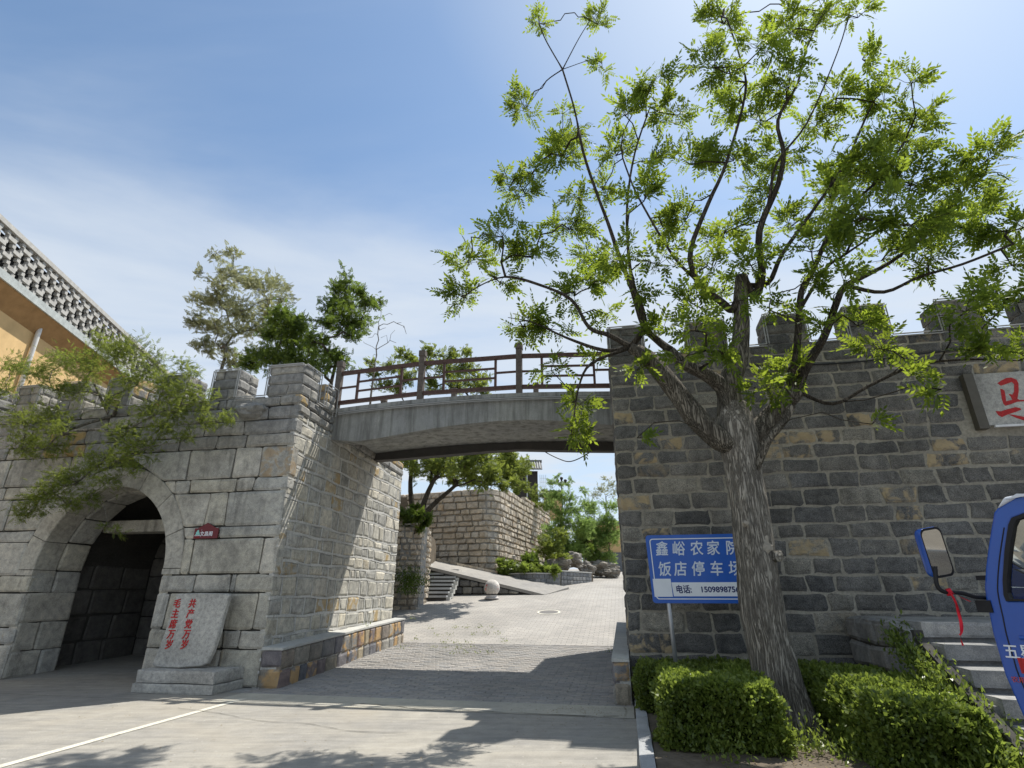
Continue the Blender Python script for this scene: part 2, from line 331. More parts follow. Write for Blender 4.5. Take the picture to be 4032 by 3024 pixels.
def bark(name, a, b, sc=1.):
    t = MT(name, .9, .15); P0_ = t.pos((1, 1, .06)); P = t.pos((1, 1, .09)); n = t.noise(P0_, 34 * sc, 7, .7, 1.6); w = t.noise(P, 13 * sc, 5, .6, 2.2); bg_ = t.noise(t.pos(), 3, 4); f = t.noise(t.pos((1, 1, .5)), 90, 4, .7)
    rid = t.mth('ABSOLUTE', t.mth('SUBTRACT', w, .5)); h = t.mth('ADD', t.mth('MULTIPLY', t.mr(rid, 0, .09), .6), t.mth('ADD', t.mth('MULTIPLY', n, .6), t.mth('MULTIPLY', f, .18)))
    c = t.ramp(h, [(.38, a), (.95, b)]); c = t.mix(1., c, t.ramp(bg_, [(.3, (.75,) * 3), (.7, (1.25,) * 3)]), 'MULTIPLY'); t.col(c); t.bump(h, 1., .03); return t.m
M['bark'] = bark('grey furrowed bark', (.13, .116, .095), (.37, .34, .285), 1.2); M['limbbark'] = bark('dark limb bark', (.05, .043, .034), (.25, .225, .18), 1.2); M['branch'] = bark('branch bark', (.03, .024, .018), (.13, .11, .085), 2)
M['scar'] = plain('bare scar wood', (.30, .27, .22), .8, .2, 0, .25, 14); M['palebark'] = bark('pale bark', (.12, .11, .09), (.34, .31, .26), 2)

# ------------------------------------------------------------------ stone laying
TX = [0, .07, .5, .93, 1]; TY = [0, .12, .88, 1]
def stone(c, n, depth=.12, bev=.012, bulge=.01, jit=.006, big=False):
    """c: corners bl, br, tr, tl (3-D); n: outward normal"""
    c = [np.array(q, float) for q in c]; tx, ty = TX, TY; nx, ny = len(tx), len(ty)
    w = np.linalg.norm(c[1] - c[0]); h = np.linalg.norm(c[3] - c[0])
    eu = (c[1] - c[0]) / (w + 1e-9); ev = (c[3] - c[0]) / (h + 1e-9)
    mx_ = min(.045 / max(w, .05), .3); my_ = min(.045 / max(h, .05), .3)
    tx = [0, mx_, .3 + .4 * random.random(), 1 - mx_, 1]; ty = [0, my_, 1 - my_, 1]
    vs, fs = [], []
    for j, b in enumerate(ty):
        for i, a in enumerate(tx):
            p = (c[0] * (1 - a) + c[1] * a) * (1 - b) + (c[3] * (1 - a) + c[2] * a) * b
            edge = i in (0, nx - 1) or j in (0, ny - 1)
            corner = i in (0, nx - 1) and j in (0, ny - 1)
            if edge:
                off = -bev; p = p + eu * random.uniform(-1, 1) * jit + ev * random.uniform(-1, 1) * jit
                if corner: p = p + (eu if i == 0 else -eu) * bev * .8 + (ev if j == 0 else -ev) * bev * .8
            else: off = bulge * random.uniform(.25, 1)
            vs.append(p + n * off)
    idx = lambda i, j: j * nx + i
    for j in range(ny - 1):
        for i in range(nx - 1): fs.append((idx(i, j), idx(i + 1, j), idx(i + 1, j + 1), idx(i, j + 1)))
    per = [idx(i, 0) for i in range(nx)] + [idx(nx - 1, j) for j in range(1, ny)] + [idx(i, ny - 1) for i in range(nx - 2, -1, -1)] + [idx(0, j) for j in range(ny - 2, 0, -1)]
    b0 = len(vs); vs += [vs[k] - n * depth for k in per]; k = len(per)
    for i in range(k): fs.append((per[(i + 1) % k], per[i], b0 + i, b0 + (i + 1) % k))
    ctr = sum(c) / 4
    return dict(v=vs, f=fs, c=ctr, a=w * h / max(zdist(ctr), .5) ** 2 * (1 if inview(ctr) else .001))
def wob(a, b, amp): return amp * (math.sin(a * 2.3 + b * 11.7) + .6 * math.sin(a * 5.1 + b * 7.3 + 1))
def rows_of(b0, b1, hmin, hmax, a0, a1, wmin, wmax):
    rows = []; b = b0
    while b < b1 - .02:
        h = random.uniform(hmin, hmax)
        if b1 - b - h < hmin * .6: h = b1 - b
        a = a0; js = [a0]; 
        while True:
            w = random.uniform(wmin, wmax)
            if len(js) == 1: w *= random.uniform(.5, 1)
            if a1 - a - w < wmin * .55: js.append(a1); break
            a += w; js.append(a)
        rows.append((b, b + h, js)); b += h
    return rows
def lay(S, N, rows, gap=.02, depth=.12, bev=.012, bulge=.01, jit=.006, amp=0., slant=.0, clip=None, skip=None, off=0.):
    out = []; bmin = min(r[0] for r in rows); bmax = max(r[1] for r in rows)
    for b0, b1, js in rows:
        sl = [0] + [random.uniform(-slant, slant) for _ in js[1:-1]] + [0]
        for i in range(len(js) - 1):
            a0, a1 = js[i], js[i + 1]; g = gap / 2
            q = [[a0 + g + sl[i], b0 + g], [a1 - g + sl[i + 1], b0 + g], [a1 - g - sl[i + 1], b1 - g], [a0 + g - sl[i], b1 - g]]
            if amp:
                for k, p in enumerate(q):
                    bb = b0 if k < 2 else b1
                    if bmin + .01 < bb < bmax - .01: p[1] += wob(p[0], bb, amp)
            if clip: q = clip(q)
            if q is None: continue
            am, bm = sum(p[0] for p in q) / 4, sum(p[1] for p in q) / 4
            if skip and skip(am, bm): continue
            n = N(am, bm) if callable(N) else N
            o = off + random.uniform(-.4, .4) * bulge
            out.append(stone([S(*p) + n * o for p in q], n, depth, bev, bulge, jit))
    return out
def place(pieces, parent, mat, name='stone', limit=300, smooth=False, used=0):
    pieces = sorted(pieces, key=lambda p: -p['a'])
    for p in pieces[:limit]: mesh_obj(name, p['v'], p['f'], mat, parent, smooth)
    rest = pieces[limit:]
    if rest:
        v, f = [], []
        for p in rest: b = len(v); v += p['v']; f += [tuple(i + b for i in q) for q in p['f']]
        tag(mesh_obj('far_' + name + 's', v, f, mat, parent, smooth), kind='stuff')
def poly_prism(pts, n, t, name, mat, parent):     # flat outline + thickness behind
    bm = bmesh.new(); pts = [np.array(p, float) for p in pts]
    f = bm.faces.new([bm.verts.new(p) for p in pts]); r = bmesh.ops.extrude_face_region(bm, geom=[f])
    bmesh.ops.translate(bm, vec=Vector(-np.array(n) * t), verts=[x for x in r['geom'] if isinstance(x, bmesh.types.BMVert)])
    bmesh.ops.recalc_face_normals(bm, faces=bm.faces); bmesh.ops.triangulate(bm, faces=bm.faces)
    v = [tuple(x.co) for x in bm.verts]; bm.verts.index_update(); fs = [tuple(q.index for q in x.verts) for x in bm.faces]; bm.free()
    return mesh_obj(name, v, fs, mat, parent)

# ------------------------------------------------------------------ ground, street, paving
def sheet(name, us, vs, off, mat, label, hole=None):
    v = [L(u, w, H(w) + off) for w in vs for u in us]; n = len(us); f = [(j * n + i, j * n + i + 1, (j + 1) * n + i + 1, (j + 1) * n + i) for j in range(len(vs) - 1) for i in range(n - 1)]
    return tag(mesh_obj(name, v, f, mat), label, kind='structure')
sheet('ground', [-600, -60, -12, 0, 12, 60, 600], [-300, -60, -12, 0, 7, 10.5, 15.2, 20, 30, 60, 150, 600], -.012, M['soil'], 'earth ground running out to the horizon')
sheet('street', list(np.linspace(-26, 26, 27)), [-26, -12, -6, -3, -1.32], 0, M['street'], 'pale concrete street in front of the gate')
sheet('threshold', [.05, 2, 4, 6.2, 6.72], [-1.32, -.9, -.48], .004, M['threshold'], 'cream concrete strip across the foot of the gateway')
sheet('forecourt', [-26, -8, -4, .05], [-1.32, 0, 1.6, 7], .002, M['street'], 'concrete ground at the foot of the left wall')
pv = sheet('paved_passage', [-.5, 2, 4, 6.75], [-.48, 0, 3.5, 7], .004, M['mortar_grey'], 'grey sett paving rising through the gateway')
sheet('paved_court', [-12, -6, -2, 2, 6, 8, 14], [7, 8.5, 10.5, 13, 15.2, 17.5, 20, 25, 30, 40, 60], .008, M['paving'], 'sunlit paved lane climbing behind the gate')
# setts of the passage
sp = []; KS0 = math.tan(R(3))
v_ = -.47; rown = 0
while v_ < 6.95:
    u_ = .02 + (rown % 2) * .14
    if rown % 2: pass
    a = .42 if 0 else .02
    uu = a + (0 if rown % 2 else -.14) - .56
    while uu < 6.7:
        u0, u1 = max(uu, .02 - KS0 * max(v_, 0)), min(uu + .28, 6.72)
        if u1 - u0 > .05:
            zt = H(v_ + .07) + .012 + random.uniform(-.0035, .0035); g = .006; t_ = random.uniform(-.002, .002)
            q = [L(u0 + g, v_ + g, H(v_)), L(u1 - g, v_ + g, H(v_)), L(u1 - g, v_ + .14 - g, H(v_)), L(u0 + g, v_ + .14 - g, H(v_))]
            b = [L(u0 + g + .008, v_ + g + .008, zt + t_), L(u1 - g - .008, v_ + g + .008, zt - t_), L(u1 - g - .008, v_ + .14 - g - .008, zt - t_), L(u0 + g + .008, v_ + .132 - g, zt + t_)]
            c_ = L((u0 + u1) / 2, v_ + .07)
            sp.append(dict(v=q + b, f=[(4, 5, 6, 7), (0, 1, 5, 4), (1, 2, 6, 5), (2, 3, 7, 6), (3, 0, 4, 7)], c=c_, a=1 / zdist(c_) ** 2 * (1 if inview(c_) else .01)))
        uu += .28
    v_ += .14; rown += 1
place(sp, pv, M['sett'], 'sett')
# painted lines and marks
def strip_on(name, pa, pb, w, off, mat, label, cat):
    a, b = onz(*pa), onz(*pb); d = (b - a); d /= np.linalg.norm(d); n = np.array([-d[1], d[0], 0]); m = MB()
    k = 14; pts = [a + (b - a) * i / k for i in range(k + 1)]
    v = []
    for p in pts: v += [p + n * (w / 2 + random.uniform(-.004, .004)) + Z * off, p - n * (w / 2 + random.uniform(-.004, .004)) + Z * off]
    f = [(2 * i, 2 * i + 1, 2 * i + 3, 2 * i + 2) for i in range(k)]
    return tag(mesh_obj(name, v, f, mat), label, kind='structure')
strip_on('painted_line', (962, 2752), (-260, 3092), .115, .006, M['wornpaint'], 'white parking line painted across the concrete street', 'road marking')
def crack(name, pts, w, label):
    P = [onz(*p) for p in pts]; P = catmull(P, 5); v = []
    for i, p in enumerate(P):
        d = P[min(i + 1, len(P) - 1)] - P[max(i - 1, 0)]; d /= np.linalg.norm(d); n = np.array([-d[1], d[0], 0]); ww = w * random.uniform(.3, 1.3); j = random.uniform(-.012, .012)
        v += [p + n * (ww + j) + Z * .009, p - n * (ww - j) + Z * .009]
    return tag(mesh_obj(name, v, [(2 * i, 2 * i + 1, 2 * i + 3, 2 * i + 2) for i in range(len(P) - 1)], M['mortar_dark']), label, kind='structure')
crack('pavement_crack', [(1420, 2772), (1560, 2782), (1650, 2795), (1760, 2798), (1900, 2803), (2060, 2810), (2300, 2820), (2440, 2822)], .011, 'crack along the cream strip before the gateway')
crack('pavement_crack', [(700, 2790), (860, 2810), (1010, 2838), (1200, 2850), (1380, 2880), (1600, 2890)], .005, 'hairline crack wandering across the middle of the street')
# manhole
mh = empty('manhole_cover', (onY(2160, 2374, 22.5)), 'round iron manhole cover set in the sunlit paving', 'manhole cover')
pmh = onY(2160, 2374, 22.5); um, vm = uv(pmh); cmh = L(um, vm, H(vm) + .015)
def disc(r0, r1, h, mat, nm):
    vs = []; n = 30
    for r in (r0, r1):
        for k in range(n): a = 2 * math.pi * k / n; u_, w_ = um + r * math.cos(a), vm + r * math.sin(a); vs.append(L(u_, w_, H(w_) + h))
    for k in range(n): a = 2 * math.pi * k / n; u_, w_ = um + r1 * math.cos(a), vm + r1 * math.sin(a); vs.append(L(u_, w_, H(w_)))
    fs = [(k, n + k, n + (k + 1) % n, (k + 1) % n) for k in range(n)] + [(n + k, 2 * n + k, 2 * n + (k + 1) % n, n + (k + 1) % n) for k in range(n)] + ([tuple(range(n))] if r0 < .36 else [])
    mesh_obj(nm, vs, fs, mat, mh)
disc(.37, .44, .022, M['paint'], 'rim'); disc(.2, .365, .018, M['iron'], 'lid')

# ------------------------------------------------------------------ left gate wall with arch
WT = 5.74; TOPZ = 6.46
lw = empty('stone_gate_wall', L(-4, .5, 0), 'grey stone gate wall with round arch left of the passage', 'wall')
AU, AZ, AR, AO = -4.14, 2.10, 1.60, 2.02
EK = 1.08     # arch centre, inner and outer radius
arc = lambda r, a: (AU + r * math.cos(a), AZ + r * EK * math.sin(a))
CR = AR + .05
back = [L(-24, .06, 0), L(AU - CR, .06, 0)] + [L(arc(CR, a)[0], .06, arc(CR, a)[1]) for a in np.linspace(math.pi, 0, 17)] + [L(AU + CR, .06, 0), L(-.18, .06, 0), L(-.18, .06, WT - .03), L(-24, .06, WT - .03)]
poly_prism(back, -V, .9, 'wall_core', M['mortar_dark'], lw)
Sf = lambda u, z: L(u, 0, z)
def clip_arch(q):
    q = [list(p) for p in q]; zs = [p[1] for p in q]; um_ = sum(p[0] for p in q) / 4; um_z = sum(zs) / 4
    def lim(z):
        if z < AZ + .001: return AO if (um_z > 2.0) else AR
        s = (z - AZ) / EK
        return math.sqrt(max(AO ** 2 - s * s, 0))
    for k, p in enumerate(q):
        r = lim(p[1] + (.0))
        if r <= 0: continue
        if um_ > AU and k in (0, 3): p[0] = max(p[0], AU + r + .008)
        if um_ <= AU and k in (1, 2): p[0] = min(p[0], AU - r - .008)
    if q[1][0] - q[0][0] < .05 and q[2][0] - q[3][0] < .05: return None
    if q[1][0] - q[0][0] < .02: q[1][0] = q[0][0] + .03
    if q[2][0] - q[3][0] < .02: q[2][0] = q[3][0] + .03
    if um_ > AU and (q[1][0] < q[0][0]): return None
    return q
px = lambda y, *xs: [onv(x, y)[0] for x in xs]
fr = []
def row(z0, z1, xs, y, left=(-24,), end=-.0): return (z0, z1, sorted(list(left) + px(y, *xs)) + [end])
E0 = -.0
lows = [
 (0.0, .64, [-24, -20, -17, -14.5, -12.6, -10.9, -9.2, -7.6, AU, AU + .01, -2.55 + .5] + px(2640, 855) + [E0]),
 (.64, .97, [-24, -20.8, -18.2, -15.9, -13.2, -11.6, -9.6, -7.9, AU] + px(2520, 665, 872, 940) + [E0]),
 (.97, 1.64, [-24, -21.4, -19.5, -17, -14.3, -12.4, -10.3, -8.6, -6.9, AU] + px(2410, 650, 885, 1003) + [E0]),
 (1.64, 1.98, [-24, -21.2, -19.6, -16.8, -14, -12, -10, -8.1, -6.6, AU] + px(2295, 765, 905, 925) + [E0]),
 (1.98, 2.68, [-24, -21, -18.6, -16.4, -14.1, -12.1, -10.4, -8.9, -7.3, AU] + px(2190, 752, 1028) + [E0]),
 (2.68, 2.92, [-24, -21.6, -19, -16.9, -15, -12.8, -10.8, -9.3, -7.5, AU] + px(2090, 715, 860) + [E0]),
 (2.92, 3.62, [-24, -21.3, -19.2, -17, -14.6, -12.2, -10.2, -8.4, -6.9, AU] + px(2000, 815, 890) + [E0]),
 (3.62, 3.91, [-24, -21, -18.8, -16.4, -14.1, -12.3, -10.4, -8.8, -7.2, AU] + px(1900, 600, 690, 750, 930, 1000) + [E0]),
 (3.91, 4.57, [-24, -21.6, -19.4, -17.1, -14.8, -12.6, -10.8, -9.1, -7.3, -5.6, AU] + px(1815, 745, 919, 1024) + [E0]),
]
pcs = lay(Sf, -V, lows, .024, .22, .014, .014, .012, 0, .016, clip_arch)
place(pcs, lw, M['ashlar'])
ups = [(4.57, 4.86, [-24] + list(np.arange(-22.6, -3, 1.25) + rng.uniform(-.3, .3, 16)) + px(1780, 700, 845, 960) + [E0]),
       (4.86, 5.18, [-24] + list(np.arange(-22.8, -3, 1.1) + rng.uniform(-.25, .25, 18)) + px(1710, 800, 955) + [E0]),
       (5.18, 5.48, [-24] + list(np.arange(-23, -2, .9) + rng.uniform(-.2, .2, 24)) + px(1650, 880, 1052) + [E0]),
       (5.48, 5.72, [-24] + list(np.arange(-23.1, -2, .75) + rng.uniform(-.15, .15, 29)) + px(1590, 890, 985, 1100) + [E0])]
ups = [(a, b, sorted(c)) for a, b, c in ups]
pcs2 = lay(Sf, -V, ups, .02, .22, .014, .02, .012, .004, .015)
place(pcs2, lw, M['upper'], limit=120)
# ring of voussoirs
rg = []
angs = [0, .37, .78, 1.2, 1.56, 1.95, 2.38, 2.8, math.pi]
for a0, a1 in zip(angs[:-1], angs[1:]):
    am = (a0 + a1) / 2; g = .004; sub = 3
    for k in range(1):
        q = [arc(AR, a1 - g), arc(AR, a0 + g), arc(AO - .012, a0 + g), arc(AO - .012, a1 - g)]
        # fine arc segments so that the ring reads round
    n_ = 5; vs, fs = [], []
    for i in range(n_ + 1):
        a = a0 + g + (a1 - a0 - 2 * g) * i / n_
        for rr, dv in ((AR, .5), (AR, .012), (AR + .012, -.004), (AO - .022, -.004), (AO - .01, .012), (AO - .01, .2)):
            x_, z_ = arc(rr, a); vs.append(L(x_, dv, z_))
    for i in range(n_):
        for j in range(5): fs.append((i * 6 + j, i * 6 + j + 1, (i + 1) * 6 + j + 1, (i + 1) * 6 + j))
    fs += [(0, 1, 2, 3, 4, 5), tuple(n_ * 6 + j for j in (5, 4, 3, 2, 1, 0))]
    mesh_obj('ring_stone', vs, fs, M['ring'], lw)
for a_, b_ in ((AU + AR, AU + AO - .012), (AU - AO + .012, AU - AR)):
    m = MB(); m.box(a_, b_, -.004, .5, 1.988, 2.094); m.build('ring_stone', M['ring'], lw)
# tunnel behind the arch: jambs, vault, back wall
tun = MB(); N_ = 20
ring1 = [(AU - AR, 0.)] + [arc(AR, a) for a in np.linspace(math.pi, 0, N_)] + [(AU + AR, 0.)]
def tunnel_strip(mb, prof, v0, v1):
    b = len(mb.v)
    for (u_, z_) in prof: mb.v += [tuple(L(u_, v0, z_)), tuple(L(u_, v1, z_))]
    for i in range(len(prof) - 1): mb.f.append((b + 2 * i, b + 2 * i + 1, b + 2 * i + 3, b + 2 * i + 2))
jl = lay(lambda v, z: L(AU - AR, v, z), U, [(0, .5, [.02, .7, 1.15]), (.5, 1.05, [.02, .5, 1.15]), (1.05, 1.64, [.02, 1.15]), (1.64, 2.09, [.02, .55, 1.15])], .014, .2, .012, .012, .01)
jr = lay(lambda v, z: L(AU + AR, 1.15 - v, z), -U, [(0, .64, [0, .5, 1.13]), (.64, 1.3, [0, .7, 1.13]), (1.3, 2.09, [0, .45, 1.13])], .014, .2, .012, .012, .01)
for k in range(9):     # vault stones
    a0, a1 = math.pi * k / 9, math.pi * (k + 1) / 9
    for v0, v1 in ((.52, 1.15),):
        (ua, za), (ub, zb) = arc(AR, a0 + .008), arc(AR, a1 - .008); am = (a0 + a1) / 2
        jl.append(stone([L(ua, v0 + .01, za), L(ub, v0 + .01, zb), L(ub, v1 - .01, zb), L(ua, v1 - .01, za)][::-1], -(U * math.cos(am) + Z * math.sin(am)), .2, .012, .012, .006))
place(jl + jr, lw, M['ashlar'])
tunnel_strip(tun, [(AU - AR - .45, 0), (AU - AR - .45, 2.2)] + [arc(AR + .45, a) for a in np.linspace(math.pi, 0, N_)] + [(AU + AR + .45, 2.2), (AU + AR + .45, 0)], .2, 5.2)
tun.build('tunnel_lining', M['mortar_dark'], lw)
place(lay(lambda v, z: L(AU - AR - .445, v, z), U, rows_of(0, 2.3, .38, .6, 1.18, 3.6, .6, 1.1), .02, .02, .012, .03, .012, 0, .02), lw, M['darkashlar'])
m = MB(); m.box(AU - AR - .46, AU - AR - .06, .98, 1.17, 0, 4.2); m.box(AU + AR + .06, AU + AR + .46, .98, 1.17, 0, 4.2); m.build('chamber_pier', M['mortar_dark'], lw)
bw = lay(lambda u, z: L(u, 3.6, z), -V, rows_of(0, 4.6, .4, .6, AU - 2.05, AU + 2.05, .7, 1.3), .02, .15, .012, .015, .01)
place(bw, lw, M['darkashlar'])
m = MB(); m.box(AU - AR + .1, AU + AR + .3, 1.3, 1.75, 3.0, 3.28); bevelled(m.build('lintel', M['ashlar'], lw), .02)
# body of the tower behind the front: passage side face + roof deck
SV = 7.0
KS = math.tan(R(3))
def Ls(u, v, z): return L(u - KS * v, v, z)
m = MB(); m.hexa([L(-24, 5.3, 0), L(-.06 - KS * 5.3, 5.3, 0), L(-.06 - KS * SV, SV - .05, 0), L(-24, SV - .05, 0), L(-24, 5.3, WT - .04), L(-.06 - KS * 5.3, 5.3, WT - .04), L(-.06 - KS * SV, SV - .05, WT - .04), L(-24, SV - .05, WT - .04)]); m.hexa([L(AU + 2.3, .97, 0), L(-.06 - KS, .97, 0), L(-.06 - KS * 5.3, 5.29, 0), L(AU + 2.3, 5.29, 0), L(AU + 2.3, .97, WT - .04), L(-.06 - KS, .97, WT - .04), L(-.06 - KS * 5.3, 5.29, WT - .04), L(AU + 2.3, 5.29, WT - .04)]); m.box(-24, AU - 2.3, .97, 5.29, 0, WT - .04); m.box(AU - 2.29, AU + 2.29, .97, 5.29, 4.35, WT - .04)
m.build('tower_core', M['mortar_grey'], lw)
Ss = lambda v, z: Ls(.0 + 0, v, z)
rws = []; z = 0
random.seed(21)
rws = rows_of(0, 5.3, .22, .48, 0.0, SV, .26, .74)
def side_skip(a, b): return b < H(a) - .3
sd = lay(Ss, U, rws, .045, .12, .004, .030, .016, .018, .05, None, None, -.016)
place(sd, lw, M['side'])
# raised pale pointing between those stones
m = MB()
for (b0, b1, js) in rws:
    if b0 > .05:
        ks = 24
        for i in range(ks):
            a0, a1 = js[0] + (js[-1] - js[0]) * i / ks, js[0] + (js[-1] - js[0]) * (i + 1) / ks
            w0, w1 = wob(a0, b0, .018), wob(a1, b0, .018); t_ = .024 + random.uniform(-.008, .008); o = 0 if (a0 > 3.55 and b0 < 2) else 0
            m.hexa([Ls(-.04, a0, b0 + w0 - t_), Ls(o - .006, a0, b0 + w0 - t_), Ls(o - .006, a1, b0 + w1 - t_), Ls(-.04, a1, b0 + w1 - t_), Ls(-.04, a0, b0 + w0 + t_), Ls(o - .006, a0, b0 + w0 + t_), Ls(o - .006, a1, b0 + w1 + t_), Ls(-.04, a1, b0 + w1 + t_)])
    for a in js[1:-1]:
        t_ = random.uniform(.014, .022); o = 0 if (a > 3.55 and b0 < 2) else 0; s_ = random.uniform(-.02, .02)
        m.hexa([Ls(-.04, a - t_ + s_, b0 + .0), Ls(o - .008, a - t_ + s_, b0), Ls(o - .008, a + t_ + s_, b0), Ls(-.04, a + t_ + s_, b0), Ls(-.04, a - t_ - s_, b1), Ls(o - .008, a - t_ - s_, b1), Ls(o - .008, a + t_ - s_, b1), Ls(-.04, a + t_ - s_, b1)])
for a in np.arange(0, SV - .01, SV / 10):
    b = a + SV / 10; oo = 0
    m.hexa([Ls(-.12, a + .02, 0), Ls(-.034, a + .02, 0), Ls(-.034, b + .02, 0), Ls(-.12, b + .02, 0), Ls(-.12, a + .02, 5.3), Ls(-.034, a + .02, 5.3), Ls(-.034, b + .02, 5.3), Ls(-.12, b + .02, 5.3)])
tag(m.build('raised_pointing', M['mortar_light'], lw), kind='stuff')
us = lay(lambda v, z: Ls(0, v, z), U, [(5.3, 5.52, [0, .5, 1.0, 1.55, 2.1, 2.8, 3.4, 4.2, 5, 5.6, SV]), (5.52, 5.74, [0, .38, .9, 1.5, 2.2, 2.9, 3.7, 4.4, 5.3, SV])], .02, .12, .014, .03, .012, .003)
place(us, lw, M['upper'], limit=40)
bk = lay(lambda u, z: L(-u - .37, SV, z), V, rows_of(0, 5.7, .35, .5, 0, 7, .6, 1.), .03, .1, .015, .03, .01)
place(bk, lw, M['side'], limit=60)

def merlon(wall, u0, u1, v0, v1, z0, z1, mat, strip=True, courses=3, edge=0):
    c = mesh_obj('merlon', *(lambda mb: (mb.v, mb.f))((lambda mb: (mb.box(u0 + .03, u1 - .03, v0 + .03, v1 - .03, z0 - .02, z1 - .02), mb)[1])(MB())), M['mortar_grey'], wall)
    ps = []; h = (z1 - z0) / courses
    for k in range(courses):
        a, b = z0 + k * h, z0 + (k + 1) * h
        w = u1 - u0; d = v1 - v0; j = [u0, u1] if random.random() < .4 else [u0, u0 + w * random.uniform(.35, .65), u1]
        jd = [v0, v1] if random.random() < .4 else [v0, v0 + d * random.uniform(.35, .65), v1]
        ps += lay(lambda u, z: L(u, v0, z), -V, [(a, b, j)], .018, .1, .008, .016, .014)
        ps += lay(lambda v, z: L(u1, v, z), U, [(a, b, jd)], .018, .1, .008, .016, .014)
        ps += lay(lambda v, z: L(u0, v0 + v1 - v, z), -U, [(a, b, [v0 + v1 - x for x in jd[::-1]])], .018, .1, .008, .016, .014)
    ps += lay(lambda u, v: L(u, v, z1), Z, [(v0, v1, [u0, (u0 + u1) / 2 + random.uniform(-.1, .1), u1])], .012, .06, .016, .02, .01)
    for p in ps: mesh_obj('stone', p['v'], p['f'], mat, c)
    return c
def strips(wall, runs, v):
    for (ua, za, ub, zb) in runs:
        m = MB(); d = np.array([ub - ua, zb - za]); n_ = np.array([-d[1], d[0]]) / (np.linalg.norm(d) + 1e-9) * .022
        for s in (-1, 1): m.tube([L(ua + s * n_[0], v - .028, za + s * n_[1]), L(ub + s * n_[0], v - .028, zb + s * n_[1])], .0125, 6)
        m.build('light_strip', M['strip'], wall)
random.seed(5)
lm = [(-.85, -.16), (-2.26, -1.6), (-3.68, -3.0), (-5.1, -4.4), (-6.45, -5.75), (-7.8, -7.1), (-9.2, -8.5), (-10.6, -9.9), (-12, -11.3)]
for i, (a, b) in enumerate(lm):
    if i == 0: b = -.0
    merlon(lw, a, b, 0, .68, WT, TOPZ + random.uniform(-.03, .03), M['upper'])
    g0 = lm[i + 1][1] if i < len(lm) - 1 else a - .6
    bb = b - .02
    strips(lw, [(a, WT, a, TOPZ - .03), (a, TOPZ - .03, bb, TOPZ - .03)] + ([(bb, TOPZ - .03, bb, WT)] if i else []) + [(g0, WT - .02, a, WT - .02)], 0)
merlon(lw, -.45, -.0, 1.0, 1.5, WT, TOPZ - .12, M['upper'])
def side_strip(wall, pts):
    for a, b in zip(pts[:-1], pts[1:]):
        m = MB(); m.tube([Ls(.035, a[0], a[1]), Ls(.035, b[0], b[1])], .014, 6); m.tube([L(.035, a[0] + .03, a[1] + .03), L(.035, b[0] + .03, b[1] + .03)], .012, 6); m.build('light_strip', M['strip'], wall)
side_strip(lw, [(.02, TOPZ - .03), (.68, TOPZ - .03), (.68, WT), (1.0, WT), (1.0, TOPZ - .14), (1.5, TOPZ - .14), (1.5, WT - .1)])
# protruding dark boulder on the ledge
def rock(name, c, r, mat, parent=None, seed=0, sub=3, amp=.35, flat=1.):
    bm = bmesh.new(); bmesh.ops.create_icosphere(bm, subdivisions=sub, radius=1)
    for v in bm.verts:
        p = v.co; s = 1 + amp * noise.fractal(p * 1.3 + Vector((seed * 7.3, seed, 0)), 1., 2., 4) + amp * .35 * noise.noise(p * 4 + Vector((seed, 0, 3)))
        v.co = Vector((p.x * r[0] * s, p.y * r[1] * s, max(p.z, -flat) * r[2] * s))
    vs = [np.array(v.co) + c for v in bm.verts]; bm.verts.index_update(); fs = [tuple(x.index for x in f.verts) for f in bm.faces]; bm.free()
    return mesh_obj(name, vs, fs, mat, parent)
u_, z_ = onv(1010, 1618); rock('projecting_boulder', L(u_ - .1, -.05, z_), (.36, .2, .17), M['upper'], lw, 3, 3, .3)
